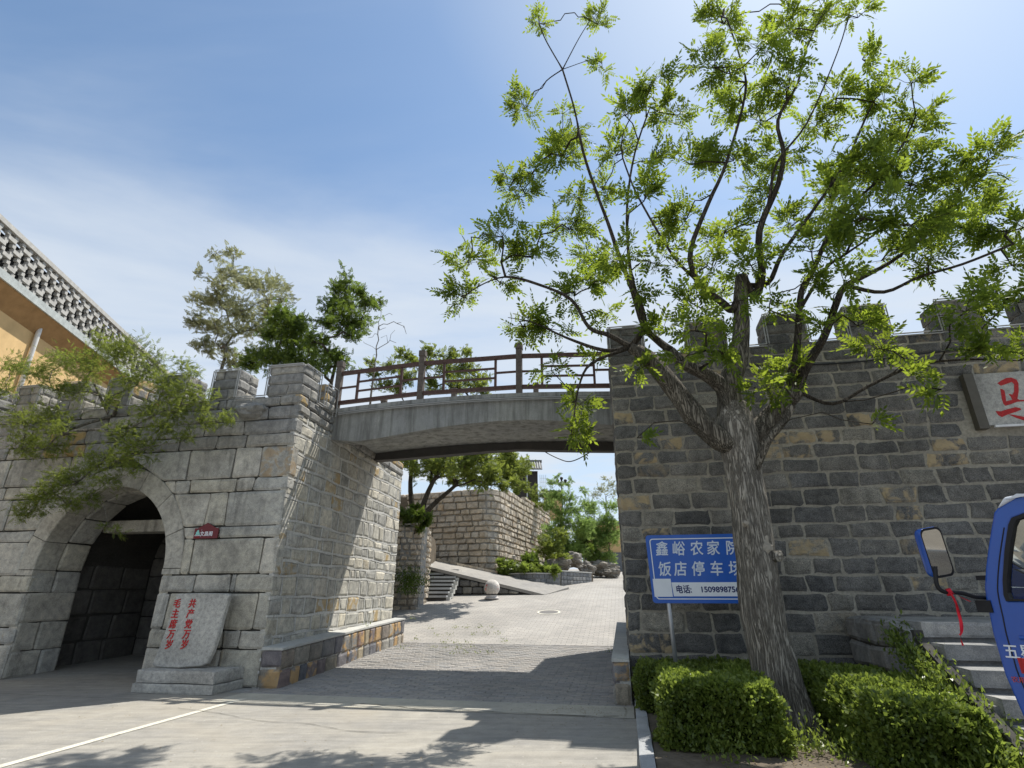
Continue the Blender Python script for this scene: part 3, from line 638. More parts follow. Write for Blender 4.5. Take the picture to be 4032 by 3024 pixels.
# bench with coloured stones along the passage
lb = empty('left_bench_kerb', L(.25, 3, 0), 'low kerb of coloured stones with pale coping at the foot of the left tower', 'kerb', 'stone kerbs of the gateway')
def bench(par, u_in, u_out, v0, v1, zt0, zt1, sgn, name, shear=False):
    L = Ls if shear else globals()['L']
    zt = lambda v: zt0 + (zt1 - zt0) * (v - v0) / (v1 - v0)
    m = MB(); uu0, uu1 = sorted((u_in, u_out - sgn * .03))
    m.hexa([L(uu0, v0 + .03, -.02), L(uu1, v0 + .03, -.02), L(uu1, v1, -.02), L(uu0, v1, -.02), L(uu0, v0 + .03, zt0 - .05), L(uu1, v0 + .03, zt0 - .05), L(uu1, v1, zt1 - .05), L(uu0, v1, zt1 - .05)])
    m.build('core', M['mortar_light'], par)
    m = MB(); uu0, uu1 = sorted((u_in, u_out + sgn * .015))
    k = 14
    for i in range(k):
        a, b = v0 - .015 + (v1 - v0) * i / k, v0 - .015 + (v1 - v0) * (i + 1) / k
        m.hexa([L(uu0, a, zt(a) - .05), L(uu1, a, zt(a) - .05), L(uu1, b, zt(b) - .05), L(uu0, b, zt(b) - .05), L(uu0, a, zt(a)), L(uu1, a, zt(a) - .01), L(uu1, b, zt(b) - .01), L(uu0, b, zt(b))])
    m.build('coping', M['coping'], par)
    ps = []
    for lo, hi in ((0, .5), (.5, 1)):
        js = rows_of(0, 1, 1, 1, v0, v1, .3, .62)[0][2]
        for a, b in zip(js[:-1], js[1:]):
            f = lambda v, t: max(H(v) - .12, -.02) + (zt(v) - .055 - max(H(v) - .12, -.02)) * t
            q = [L(u_out, a + .012, f(a, lo) + .008), L(u_out, b - .012, f(b, lo) + .008), L(u_out, b - .012, f(b, hi) - .008), L(u_out, a + .012, f(a, hi) - .008)]
            if sgn < 0: q = [q[1], q[0], q[3], q[2]]
            ps.append(stone(q, U * sgn, .08, .012, .018, .008))
        q = [L(min(u_in, u_out) + .01, v0, zt0 * lo + .008), L(max(u_in, u_out) - .01, v0, zt0 * lo + .008), L(max(u_in, u_out) - .01, v0, (zt0 - .055) * hi), L(min(u_in, u_out) + .01, v0, (zt0 - .055) * hi)]
        ps.append(stone(q, -V, .08, .012, .018, .008))
    place(ps, par, M['bench'])
random.seed(12)
bench(lb, .001, .42, -.02, 3.2, .69, .81, 1, 'l', True); bench(lb, .052, .38, 3.21, 7.1, .81, .94, 1, 'l', True)

# ------------------------------------------------------------------ stele, plinth, plates
pl_ = empty('stone_plinth', L(-.95, -.4, 0), 'two layered stone plinth under the engraved slab', 'plinth')
def roughbox(name, u0, u1, v0, v1, z0, z1, mat, parent, j=.012, rot=0):
    cu, cv = (u0 + u1) / 2, (v0 + v1) / 2; m = MB(); nx, nv, nz = 7, 4, 3; idx = {}
    vs, fs = [], []
    bm = bmesh.new(); bmesh.ops.create_cube(bm, size=1); bmesh.ops.subdivide_edges(bm, edges=bm.edges, cuts=4, use_grid_fill=True)
    for v in bm.verts:
        p = L(cu + v.co.x * (u1 - u0), cv + v.co.y * (v1 - v0), (z0 + z1) / 2 + v.co.z * (z1 - z0)); 
        e = sum(abs(abs(q) - .5) < 1e-4 for q in v.co)
        n_ = noise.noise_vector(Vector(p) * 3.1) * j * 2
        pc = L(cu, cv, (z0 + z1) / 2); p = p + np.array(n_) + (pc - p) / np.linalg.norm(pc - p) * (.012 if e > 1 else 0)
        v.co = Vector(p)
    bm.verts.index_update(); vs = [np.array(v.co) for v in bm.verts]; fs = [tuple(x.index for x in f.verts) for f in bm.faces]; bm.free()
    return mesh_obj(name, vs, fs, mat, parent)
roughbox('lower_slab', -1.9, -.28, -.84, -.02, 0, .155, M['stele'], pl_, .01); roughbox('upper_slab', -1.86, -.30, -.82, -.02, .165, .36, M['stele'], pl_, .012)
st = empty('engraved_stele', L(-1.35, -.38, .37), 'upright granite slab with two columns of red characters', 'stele')
SA, SB = .0, .0
def stele_pt(a, h, o=0.):     # a: 0..1 across, h: 0..1 up ; front leans back slightly
    return L(-1.88 + 1.21 * a + .03 * h, -.50 + .15 * h - o, .37 + 1.25 * h)
out = [(0, .03), (.03, .25), (.045, .45), (.05, .7), (.06, .9), (.05, .985), (.10, 1.0), (.5, 1.01), (.97, 1.0), (1.0, .97), (.985, .7), (.99, .45), (.965, .2), (.93, .06), (.85, .025), (.5, -.005), (.2, -.01), (.06, .0)]
nS = len(out)
vs = []; NB = np.array(-V)
for o, sc in ((0.0, .97), (-.02, 1.0), (-.10, 1.0), (-.12, .98)):
    for (a, h) in out: vs.append(stele_pt(.5 + (a - .5) * sc, .5 + (h - .5) * sc, o))
fs = [(k * nS + i, k * nS + (i + 1) % nS, (k + 1) * nS + (i + 1) % nS, (k + 1) * nS + i) for k in range(3) for i in range(nS)] + [tuple(range(nS))[::-1], tuple(3 * nS + i for i in range(nS))]
mesh_obj('slab', vs, fs, M['stele'], st)
def text(body, size, o, ex, ey, mat, parent, name='lettering', bold=0., ext=.003, centre=True, shear=0., wx=1.):
    cu = bpy.data.curves.new(name, 'FONT'); cu.body = body; cu.size = size; cu.extrude = ext; cu.shear = shear
    cu.align_x = 'CENTER' if centre else 'LEFT'; cu.align_y = 'CENTER'; cu.resolution_u = 4
    ob = bpy.data.objects.new(name, cu); COL.objects.link(ob)
    me = bpy.data.meshes.new_from_object(ob.evaluated_get(bpy.context.evaluated_depsgraph_get())); bpy.data.objects.remove(ob)
    me.name = name; ex, ey = np.array(ex, float), np.array(ey, float); ez = np.cross(ex, ey)
    n = len(me.vertices); co = np.zeros(n * 3); me.vertices.foreach_get('co', co); co = co.reshape(-1, 3)
    if bold:
        fs_ = [tuple(p.vertices) for p in me.polygons]; nf = []; cs_ = []
        for k_, (dx, dy) in enumerate(((0, 0), (bold, 0), (-bold, 0), (0, bold), (0, -bold))): cs_.append(co + np.array([dx, dy, -.0001 * k_])); nf += [tuple(i + k_ * n for i in f) for f in fs_]
        co = np.concatenate(cs_); me = bpy.data.meshes.new(name); me.from_pydata(co.tolist(), [], nf)
    w = np.outer(co[:, 0] * wx, ex) + np.outer(co[:, 1], ey) + np.outer(co[:, 2], ez) + np.array(o)
    c = (w.min(0) + w.max(0)) / 2; me.vertices.foreach_set('co', (w - c).ravel()); me.materials.clear(); me.materials.append(mat); me.update()
    return link(name, me, c, parent)
ey = stele_pt(.5, 1) - stele_pt(.5, 0); ey /= np.linalg.norm(ey)
for col_, word in ((.335, '毛主席万岁'), (.595, '共产党万岁')):
    pass
def stele_text():
    for word, (xa, ya), (xb, yb) in (('毛主席万岁', (697, 2378), (665, 2540)), ('共产党万岁', (757, 2378), (726, 2540))):
        for i, ch in enumerate(word):
            t_ = i / 4; x_ = xa + (xb - xa) * t_; y_ = ya + (yb - ya) * t_
            r = ray(x_, y_); p0 = stele_pt(.5, .5, .006); nn = np.cross(U, ey); p = CAMP + r * (np.dot(p0 - CAMP, nn) / np.dot(r, nn))
            text(ch, .168, p, U, ey, M['red'], st, 'character', .0035, .006, wx=.92, shear=-.0)
stele_text()
hp = empty('arch_name_plate', L(*([onv(822, 2095)[0]] + [-.03]), onv(822, 2095)[1]), 'small maroon house shaped plate with white characters beside the arch', 'sign')
ua, za = onv(767, 2122); ub, zb = onv(860, 2122); _, zt_ = onv(765, 2082); _, zp = onv(810, 2060)
for q in range(1):
    pts = [L(ua, -.05, za), L(ub, -.05, za), L(ub, -.05, zt_), L(ub - .06, -.05, zt_), L((ua + ub) / 2, -.05, zp), L(ua + .06, -.05, zt_), L(ua, -.05, zt_)]
    poly_prism(pts, -V, .02, 'plate', M['maroon'], hp)
hh = zt_ - za
text('文昌阁', .098, L(ua + .292, -.053, za + hh * .42), U, Z, M['signwhite'], hp, 'characters', .0015, .001)
text('文昌阁', .03, L(ua + .085, -.053, za + hh * .14), U, Z, M['red'], hp, 'small_print', 0, .001)
m = MB(); m.box(ua + .02, ua + .15, -.0535, -.0525, za + hh * .26, za + hh * .31); m.box(ua + .168, ua + .171, -.0535, -.0525, za + .03, za + hh * .9); m.build('rule', M['signwhite'], hp)
ep = [(0, 0), (.11, 0), (.115, .02), (.085, .035), (.1, .05), (.075, .065), (.08, .085), (.055, .10), (.035, .08), (.03, .06), (.01, .05), (.02, .03)]
poly_prism([L(ua + .028 + a, -.053, za + hh * .36 + b) for a, b in ep], -V, .002, 'tree_emblem', M['teal'], hp)

# ------------------------------------------------------------------ right gate wall
rw = empty('dark_stone_wall', L(11, .5, 0), 'dark quarry stone wall with battlements behind the tree', 'wall')
RU = 6.71; RE = 19.0
m = MB(); m.box(RU + .012, RE, .012, 1.2, 0, 6.02); m.box(RU + .035, RE, 1.2, 7.0, 0, 5.8); m.build('wall_core', M['mortar_tan'], rw)
random.seed(31)
zs = [0, .36, .70, 1.02, 1.34, 1.63, 1.90, 2.18, 2.47, 2.72, 3.0, 3.3, 3.58, 3.84, 4.08, 4.34, 4.6, 4.88, 5.15, 5.4, 5.62, 5.84, 6.05]
rr = []
for a, b in zip(zs[:-1], zs[1:]): rr.append((a, b, rows_of(0, 1, 1, 1, RU, RE, .38, .72)[0][2]))
def no_plaque(a, b): return 12.75 < a < 17 and 4.15 < b < 5.22
dk = lay(lambda u, z: L(u, 0, z), -V, rr, .042, .1, .005, .014, .018, .007, .018, None, no_plaque)
place(dk, rw, M['dark'])
sk = lay(lambda v, z: L(RU, 7.0 - v, z), -U, [(a, b, rows_of(0, 1, 1, 1, 0, 7, .4, .7)[0][2]) for a, b in zip(zs[:-1], zs[1:])], .042, .1, .014, .026, .012, .007)
place(sk, rw, M['dark'], limit=1)
random.seed(9)
rm = [(6.71, 7.42), (8.25, 8.97), (9.68, 10.46), (11.12, 11.85), (12.66, 13.4), (14.1, 14.9), (15.6, 16.4)]
for i, (a, b) in enumerate(rm):
    merlon(rw, a, b, 0, .55, 6.05, 6.68 + random.uniform(-.03, .05), M['dark'], courses=3 if i < 4 else 2)
    nx_ = rm[i + 1][0] if i < len(rm) - 1 else b + .5
    if i < 5: strips(rw, [(a + .02, 6.05, a + .02, 6.66), (a, 6.66, b, 6.66), (b - .02, 6.66, b - .02, 6.05), (b, 6.03, nx_, 6.03)], 0)
merlon(rw, 6.71, 7.2, 1.15, 1.6, 6.05, 6.68, M['dark'])
rb = empty('right_bench_kerb', L(6.5, 3, 0), 'low kerb of blue black stones with pale coping at the foot of the right wall', 'kerb', 'stone kerbs of the gateway')
random.seed(15)
bench(rb, 6.70, 6.44, -.42, 6.4, .66, .9, -1, 'r')
# hanging black cables on the right wall
def cable(name, pts, r, label, mat=None):
    m = MB(); m.tube(catmull(pts, 8), r, 6); o = m.build(name, mat or M['wire'], None, True); return tag(o, label, 'cable')
cable('cable', [L(9.3, -.03, 5.62), L(11, -.04, 5.55), L(13, -.04, 5.66), L(15, -.04, 5.6), L(18, -.03, 5.7)], .014, 'thin black cable strung along the top of the dark wall')
# granite plaque with red calligraphy
gp = empty('granite_plaque', L(14.5, -.05, 4.7), 'grey granite plaque with large red calligraphy on the dark wall', 'plaque')
m = MB(); m.box(12.86, 16.9, -.07, .03, 4.24, 5.16); m.build('panel', M['stele'], gp)
m = MB(); m.box(12.70, 12.85, -.12, .03, 4.18, 5.16); m.build('side_channel', M['channel'], gp)
for a in np.arange(12.92, 16.5, .62): m = MB(); m.box(a, a + .5, -.14, -.10, 4.19, 4.225); m.build('light_bar', M['lightbar'], gp)
def PQ(x, y): u, z = onv(3132 + x / 2.458, 1000 + y / 2.458, -.075); return L(u, -.073, z)
for poly in ([(1955, 1250), (1990, 1225), (2040, 1200), (2090, 1195), (2140, 1215), (2160, 1250), (2162, 1330), (2150, 1400), (2170, 1412), (2212, 1410), (2240, 1412), (2240, 1422), (2150, 1430), (2080, 1455), (2035, 1468), (2015, 1450), (1998, 1400), (1990, 1340), (1983, 1302), (2005, 1308), (2025, 1322), (2035, 1380), (2040, 1425), (2100, 1410), (2085, 1380), (2062, 1352), (2100, 1360), (2118, 1330), (2118, 1260), (2095, 1238), (2040, 1258), (1990, 1275)],
             [(1938, 1520), (1990, 1522), (2060, 1500), (2130, 1482), (2175, 1490), (2190, 1505), (2130, 1530), (2060, 1552), (2000, 1578), (1965, 1560)],
             [(2062, 1552), (2110, 1555), (2160, 1565), (2240, 1580), (2240, 1625), (2212, 1610), (2150, 1590)],
             [(2260, 1240), (2330, 1220), (2420, 1230), (2430, 1270), (2360, 1270), (2350, 1600), (2300, 1600), (2300, 1300)]):
    poly_prism([PQ(*p) for p in poly], -V, .012, 'stroke', M['red'], gp)

# ------------------------------------------------------------------ bridge and railings
BV = 1.68
br = empty('footbridge', L(3.3, 3.2, 5), 'arched concrete footbridge spanning the two towers', 'bridge')
bu = [-.3, .58, 1.2, 1.84, 2.5, 3.23, 4.0, 4.78, 5.6, 6.1, 6.70]
bot = [5.16, 5.06, 5.12, 5.20, 5.28, 5.34, 5.37, 5.36, 5.28, 5.2, 5.12]
topz = lambda u: 6.03 - .0115 * (u - 3.2) ** 2
def beam(name, v0, v1, us, zb, zt, mat):
    n = len(us); vs = []
    for i, u in enumerate(us): t_ = zt(u) if callable(zt) else zt[i]; vs += [L(u, v0, zb[i]), L(u, v0, t_), L(u, v1, t_), L(u, v1, zb[i])]
    fs = [(4 * i + j, 4 * i + (j + 1) % 4, 4 * (i + 1) + (j + 1) % 4, 4 * (i + 1) + j) for i in range(n - 1) for j in range(4)] + [(3, 2, 1, 0), tuple(4 * (n - 1) + j for j in range(4))]
    return mesh_obj(name, vs, fs, mat, br)
beam('fascia_beam', BV, BV + .35, bu, bot, lambda u: topz(u) - .10, M['bridge'])
beam('deck_edge', BV - .07, BV + .33, bu, [topz(u) - .098 for u in bu], topz, M['bridge'])
beam('deck_slab', BV + .352, 4.64, bu, [topz(u) - .42 for u in bu], lambda u: topz(u) - .05, M['bridge'])
bb = list(np.interp(bu, [0, 2.44, 3.78, 6.6], [5.26, 5.35, 5.40, 5.22]))
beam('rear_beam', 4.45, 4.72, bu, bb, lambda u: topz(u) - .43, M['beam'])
m = MB(); m.tube([L(u, BV - .085, topz(u) - .13) for u in np.linspace(.05, 6.68, 16)], .016, 6); m.tube([L(u, BV - .085, topz(u) - .17) for u in np.linspace(.05, 6.68, 16)], .013, 6); m.build('light_strip', M['strip'], br)
def railing(name, v, label, posts):
    rl = empty(name, L(3.3, v, 6), label, 'railing', 'railings of the footbridge')
    for u in posts:
        m = MB(); z0 = topz(u) if 0 <= u <= 6.7 else WT; m.box(u - .07, u + .07, v - .07, v + .07, z0 - .03, topz(u) + 1.18); p = m.build('post', M['woodgrey'], rl)
        m = MB(); m.box(u - .085, u + .085, v - .085, v + .085, topz(u) + 1.18, topz(u) + 1.34); bevelled(m.build('post_cap', M['woodgrey'], p), .012)
    def bar(ua, za, ub, zb_, t_, d, nm):
        m = MB(); m.hexa([L(ua, v - d, za - t_), L(ub, v - d, zb_ - t_), L(ub, v + d, zb_ - t_), L(ua, v + d, za - t_), L(ua, v - d, za + t_), L(ub, v - d, zb_ + t_), L(ub, v + d, zb_ + t_), L(ua, v + d, za + t_)]); m.build(nm, M['wood'], rl)
    for a, b in zip(posts[:-1], posts[1:]):
        a_, b_ = a + .07, b - .07; za, zb_ = topz(a_), topz(b_); w = b_ - a_
        Zr = lambda u, h: topz(a_) + (topz(b_) - topz(a_)) * (u - a_) / w + h
        bar(a_, Zr(a_, 1.0), b_, Zr(b_, 1.0), .045, .045, 'top_rail'); bar(a_, Zr(a_, .2), b_, Zr(b_, .2), .045, .045, 'bottom_rail')
        i0, i1 = a_ + w * .22, a_ + w * .78
        for u in (i0, i1):
            m = MB(); m.box(u - .028, u + .028, v - .028, v + .028, Zr(u, .245), Zr(u, .955)); m.build('baluster', M['wood'], rl)
        bar(a_, Zr(a_, .6), i0 - .028, Zr(i0, .6), .022, .022, 'lattice_bar'); bar(i1 + .028, Zr(i1, .6), b_, Zr(b_, .6), .022, .022, 'lattice_bar')
        for h in (.47, .72): bar(i0 + .028, Zr(i0, h), i1 - .028, Zr(i1, h), .022, .022, 'lattice_bar')
    return rl
railing('timber_railing', BV + .08, 'brown lattice railing along the near edge of the footbridge', [-.12, 2.1, 4.57, 6.9])
railing('timber_railing', 4.5, 'brown lattice railing along the far edge of the footbridge', [-.12, 2.1, 4.57, 6.9])
cable('cable', [onY(2110, 1745, 15.2), onY(2140, 1775, 15), onY(2200, 1806, 15), onY(2245, 1817, 14.9), onY(2300, 1795, 14.8), onY(2350, 1760, 14.8), onY(2380, 1735, 14.8)], .014, 'slack cable looping under the footbridge beam')

# ------------------------------------------------------------------ steps, parapet and planter at the right
sp_ = empty('stone_steps', L(12.5, -1.5, 0), 'grey granite steps climbing to the dark wall behind the truck', 'steps')
tz = [1.29, 1.075, .86, .645, .43, .215]; tv = [-2.2, -2.56, -2.93, -3.32, -3.71, -4.1]
random.seed(3)
for i, (z1, v0) in enumerate(zip(tz, tv)):
    vb = -.06 if i == 0 else tv[i - 1] - .0; a = 10.2
    m = MB(); m.box(a, 15.4, v0 + .08, (vb - .01 if i else -.06), 0, z1 - .07); m.build('step_core', M['mortar_grey'], sp_)
    cuts = [a - .02 + .02 * i, a + 1.5 + .4 * (i % 3), a + 3.2 + .3 * (i % 2), 15.42]
    for x0, x1 in zip(cuts[:-1], cuts[1:]): roughbox('tread', x0, x1 - .012, v0, (vb + .03 if i else -.08), z1 - .165, z1, M['step'], sp_, .006)
zc_ = lambda v: 1.27 - min(.30, max(0, v - 2.1) * 2.2) - max(0, v - 2.2) * .56
pr = lay(lambda v, t: L(10.06, -v, t * zc_(v)), -U, [(-.02, .25, [0.06, .7, 1.3, 1.9, 2.6, 3.3, 4.1]), (.25, .5, [0.06, .5, 1.1, 1.7, 2.3, 3.0, 3.9]), (.5, .76, [0.06, .8, 1.4, 2.05, 2.7, 3.5]), (.76, 1.0, [0.06, .5, 1.1, 1.65, 2.2, 2.8, 3.4])], .02, .15, .015, .03, .012, .012)
pt = lay(lambda v, t: L(10.06 + t, -v, zc_(v) + .01), Z, [(0, .16, [0.06, .5, 1.0, 1.5, 2.15])], .014, .12, .015, .015, .01)
place(pr + pt, sp_, M['step'], 'parapet_stone')
m = MB(); m.box(10.09, 10.19, -2.2, -.06, 0, 1.2); m.hexa([L(10.09, -4.1, 0), L(10.19, -4.1, 0), L(10.19, -2.2, 0), L(10.09, -2.2, 0), L(10.09, -4.1, .05), L(10.19, -4.1, .05), L(10.19, -2.2, 1.12), L(10.09, -2.2, 1.12)]); m.build('parapet_core', M['mortar_dark'], sp_)
sb = tag(mesh_obj('planting_bed', [L(6.9, -5.2, .05), L(10.04, -5.2, .05), L(10.04, -.03, .05), L(6.9, -.03, .05), L(6.9, -5.2, 0), L(10.04, -5.2, 0), L(10.04, -.03, 0), L(6.9, -.03, 0)], [(0, 1, 2, 3), (4, 5, 1, 0), (5, 6, 2, 1), (7, 4, 0, 3)], M['soil']), 'dusty soil bed around the tree and hedges', kind='structure')
kb = empty('bed_kerb', L(6.82, -2.5, 0), 'bluish granite kerb edging the hedge bed', 'kerb')
for a in np.arange(-5.6, -.5, 1.0): roughbox('kerb_stone', 6.74, 6.89, a, a + .985, -.02, .085, M['kerb'], kb, .003)

# ------------------------------------------------------------------ leaves and trees
def rot_batch(dirs, roll):
    d = dirs / np.linalg.norm(dirs, axis=1, keepdims=True); r = rng.normal(size=d.shape); r[:, 2] += roll
    y = r - (r * d).sum(1, keepdims=True) * d; y /= np.linalg.norm(y, axis=1, keepdims=True) + 1e-9
    return np.stack([d, np.cross(y, d), y], axis=2)       # columns: along, side, normal
def compound(n_pairs=5, L_=.24, leaf=.062, w=.022, droop=.25):
    q = []
    def lf(b, ax, ay, l, w_):
        t = b + ax * l; mid = b + ax * l * .45
        q.extend([b, mid + ay * w_ / 2, t, mid - ay * w_ / 2])
    for i in range(n_pairs):
        s = (i + 1.2) / (n_pairs + 1.2); b = np.array([s * L_, 0, -droop * L_ * s * s])
        for sg in (-1, 1):
            ax = np.array([.55, sg * .8, -.28 + .1 * sg]); ax /= np.linalg.norm(ax); ay = np.cross(ax, [0, 0, 1.]); ay /= np.linalg.norm(ay); lf(b, ax, ay, leaf * (1 - .25 * abs(s - .5)), w)
    b = np.array([L_, 0, -droop * L_]); lf(b, np.array([.93, 0, -.35]), np.array([0, 1., 0]), leaf * 1.1, w)
    # rachis
    q.extend([np.array([0, .0015, 0]), np.array([L_ * .5, .0015, -droop * L_ * .25]), np.array([L_, 0, -droop * L_]), np.array([L_ * .5, -.0015, -droop * L_ * .25])])
    return np.array(q)
def oval(l=.035, w=.02):
    return np.array([(0, 0, 0), (l * .5, w / 2, .003), (l, 0, 0), (l * .5, -w / 2, .003)])
def instance(proto, P, D, S, roll=1.2):
    Rm = rot_batch(D, roll); X = np.einsum('nij,kj->nki', Rm, proto) * S[:, None, None] + P[:, None, :]
    return X.reshape(-1, 3)
class Skeleton:
    def __init__(s): s.p = []; s.par = []; s.r = []; s.fix = []
    def add(s, p, par, r=0.): s.p.append(np.array(p, float)); s.par.append(par); s.r.append(r); return len(s.p) - 1
    def chain(s, pts, rad, par=-1, n=4):
        C = catmull(pts, n); rr_ = np.interp(np.linspace(0, 1, len(C)), np.linspace(0, 1, len(rad)), rad); ids = []
        for i, (c, r) in enumerate(zip(C, rr_)):
            if i == 0 and par >= 0: ids.append(par); continue
            par = s.add(c, par, r); ids.append(par)
        return ids
    def near(s, t, zpen=1.5):
        P = np.array(s.p); d = np.linalg.norm(P - t, axis=1) + zpen * np.maximum(P[:, 2] - t[2], 0)
        return int(np.argmin(d))
    def grow(s, t, step=.25, jit=.06, sag=.0, zpen=1.5):
        k = s.near(t, zpen); a = s.p[k]; d = t - a; L_ = np.linalg.norm(d)
        if L_ < 1e-3: return k
        n = max(2, int(L_ / step)); up = np.array([0, 0, 1.]) * L_ * .13; par = k; last = k
        for i in range(1, n + 1):
            f = i / n; p = a + d * f + up * math.sin(math.pi * f) * (1 - sag) + rng.normal(size=3) * jit * math.sin(math.pi * f)
            last = s.add(p, last)
        return last
    def radii(s, tip=.004, ex=2.3, start=0):
        acc = np.zeros(len(s.p))
        for i in range(len(s.p) - 1, -1, -1):
            a = acc[i] if acc[i] > 0 else tip ** ex
            r = a ** (1 / ex); s.r[i] = max(s.r[i], r) if s.r[i] > 0 else r
            if s.par[i] >= 0: acc[s.par[i]] += a
    def mesh(s, sides=6, start=0):
        ch = {}
        for i, p in enumerate(s.par):
            if p >= 0: ch.setdefault(p, []).append(i)
        done = set(); mb = MB()
        for i in range(start, len(s.p)):
            if i in done: continue
            par = s.par[i]; pts, rad = [], []
            if par >= 0: pts.append(s.p[par]); rad.append(min(s.r[par], s.r[i] * 1.25))
            k = i
            while True:
                done.add(k); pts.append(s.p[k]); rad.append(s.r[k]); nx = [c for c in ch.get(k, []) if c not in done and c >= start]
                if not nx: break
                k = max(nx, key=lambda c: s.r[c])
            if len(pts) > 1: mb.tube(pts, rad, sides if rad[0] > .012 else 4)
        return mb
def px_clusters(lst, Yf, k=1.823):
    out = []
    for i, c in enumerate(lst):
        x, y, r = c[:3]; Y = Yf(x, y, i) if callable(Yf) else Yf
        p = onY(x * k, y * k, Y); out.append((p, r * k / F * zdist(p)))
    return out
def foliate(sk, clusters, per, proto, scale, tipd=.5, jt=.3, twigs=5, flat=.75, dens_ref=.4, spread_up=.15):
    """twigs radiating inside each cluster; leaves along the twigs"""
    P, D, S = [], [], []
    for c, r in clusters:
        root = sk.grow(c - np.array([0, 0, r * .35])); nt_ = max(2, int(twigs * (r / dens_ref)))
        for t in range(nt_):
            d = rng.normal(size=3); d[2] = d[2] * .7 + spread_up; d /= np.linalg.norm(d); e = sk.p[root] + np.array([0, 0, r * .3]) + d * r * np.array([1, 1, flat]) * rng.uniform(.55, 1.05)
            last = root; a = sk.p[root]; n = 3
            for i in range(1, n + 1):
                f = i / n; last = sk.add(a + (e - a) * f + rng.normal(size=3) * .03 * r, last)
            m_ = max(2, int(per * (r / dens_ref) ** 2 / nt_))
            for q in range(m_):
                f = rng.uniform(.35, 1.08); p = a + (e - a) * f; dd = (e - a) / (np.linalg.norm(e - a) + 1e-6) + rng.normal(size=3) * .75; dd[2] -= .12
                P.append(p + rng.normal(size=3) * jt * r); D.append(dd); S.append(scale * rng.uniform(.7, 1.2))
    return instance(proto, np.array(P), np.array(D), np.array(S))

# the large tree in front
big = empty('broad_tree', (3.5, 7.7, 0), 'large leafy tree with thick forked grey trunk in the hedge bed', 'tree')
def T(x, y, Y): return onY(x, y, Y)
tr_pts = [T(3172, 2960, 7.7), T(3125, 2850, 7.7), T(3070, 2700, 7.7), T(3025, 2520, 7.7), T(2998, 2380, 7.7), T(2975, 2200, 7.7), T(2950, 2000, 7.72), T(2920, 1800, 7.78), T(2898, 1690, 7.8), T(2890, 1600, 7.85)]
tr_rad = [.38, .315, .285, .268, .262, .252, .245, .262, .275, .22]
def bark_tube(name, pts, rad, parent, mat, sides=56, nper=14, amp=.016, sc=9.):
    P = catmull(pts, nper); rr_ = np.interp(np.linspace(0, len(rad) - 1, len(P)), range(len(rad)), rad); mb = MB(); mb.tube(P, list(rr_), sides, True)
    out = []
    for i, v in enumerate(mb.v):
        k = i // sides; c = P[k]; d = np.array(v) - c; a = math.atan2(d[1], d[0]); r = np.linalg.norm(d)
        q = Vector((math.cos(a) * 2.6, math.sin(a) * 2.6, c[2] * .55)); h = noise.ridged_multi_fractal(q * (sc / 3.), 1.0, 2.1, 3, 1.0, 2.0)
        lump = noise.noise(Vector((math.cos(a), math.sin(a), c[2] * 1.1)) * 1.6)
        out.append(tuple(c + d / r * (r + amp * (1 - h) * min(1, r / .2) + lump * .022 * min(1, r / .2))))
    return mesh_obj(name, out, mb.f, mat, parent, True)
bark_tube('trunk', tr_pts, tr_rad, big, M['bark'])
limbs = {
 'L': ([T(2915, 1760, 7.75), T(2842, 1733, 7.75), T(2752, 1655, 7.8), T(2684, 1570, 7.85), T(2616, 1484, 7.9), T(2553, 1410, 7.95), T(2485, 1368, 8.0)], [.16, .17, .165, .155, .145, .12, .09]),
 'C': ([T(2885, 1700, 7.8), T(2872, 1560, 7.85), T(2880, 1480, 7.85), T(2908, 1400, 7.9), T(2920, 1281, 7.9), T(2917, 1190, 7.9), T(2920, 1090, 7.9)], [.2, .18, .16, .14, .125, .12, .10]),
 'I': ([T(2868, 1580, 7.85), T(2840, 1520, 7.8), T(2775, 1472, 7.75), T(2690, 1430, 7.7), T(2640, 1380, 7.7)], [.15, .12, .10, .085, .07]),
 'R': ([T(2925, 1790, 7.8), T(2985, 1705, 7.8), T(3030, 1650, 7.78), T(3085, 1590, 7.75), T(3136, 1540, 7.7)], [.16, .17, .15, .14, .12]),
 'V': ([T(2960, 1890, 7.62), T(3005, 1775, 7.5), T(3030, 1725, 7.45), T(3085, 1660, 7.4), T(3120, 1600, 7.4)], [.05, .06, .055, .05, .045])}
for k, (p, r) in limbs.items(): bark_tube('limb', p, r, big, M['limbbark'], 24, 8, .010, 11.)
sk = Skeleton(); roots = {}
tids = sk.chain(tr_pts[5:], tr_rad[5:], -1, 3)
for k, (p, r) in limbs.items(): roots[k] = sk.chain(p, r, tids[-1], 3)
NFIX = len(sk.p)
def bch(px_, Ys, rad, par): 
    n = len(px_); pts = [sk.p[par]] + [T(x, y, Ys[0] + (Ys[1] - Ys[0]) * (i + 1) / n) for i, (x, y) in enumerate(px_)]
    return sk.chain(pts, rad, par, 4)
eL, eC, eI, eR, eV = roots['L'][-1], roots['C'][-1], roots['I'][-1], roots['R'][-1], roots['V'][-1]
b1 = bch([(2589, 1340), (2535, 1281), (2490, 1140), (2443, 1021), (2395, 880), (2352, 766), (2297, 600), (2262, 430), (2215, 273)], (7.8, 8.1), [.065, .05, .035, .02, .012], eI)
bch([(2150, 160), (2124, 95)], (8.1, 8.1), [.012, .006], b1[-1]); bch([(2280, 150), (2333, 65)], (8.1, 8.2), [.012, .006], b1[-1]); bch([(2330, 235), (2370, 250)], (8.1, 8.2), [.01, .006], b1[-1]); bch([(2150, 320), (2090, 400)], (8.1, 8.2), [.01, .006], b1[-1])
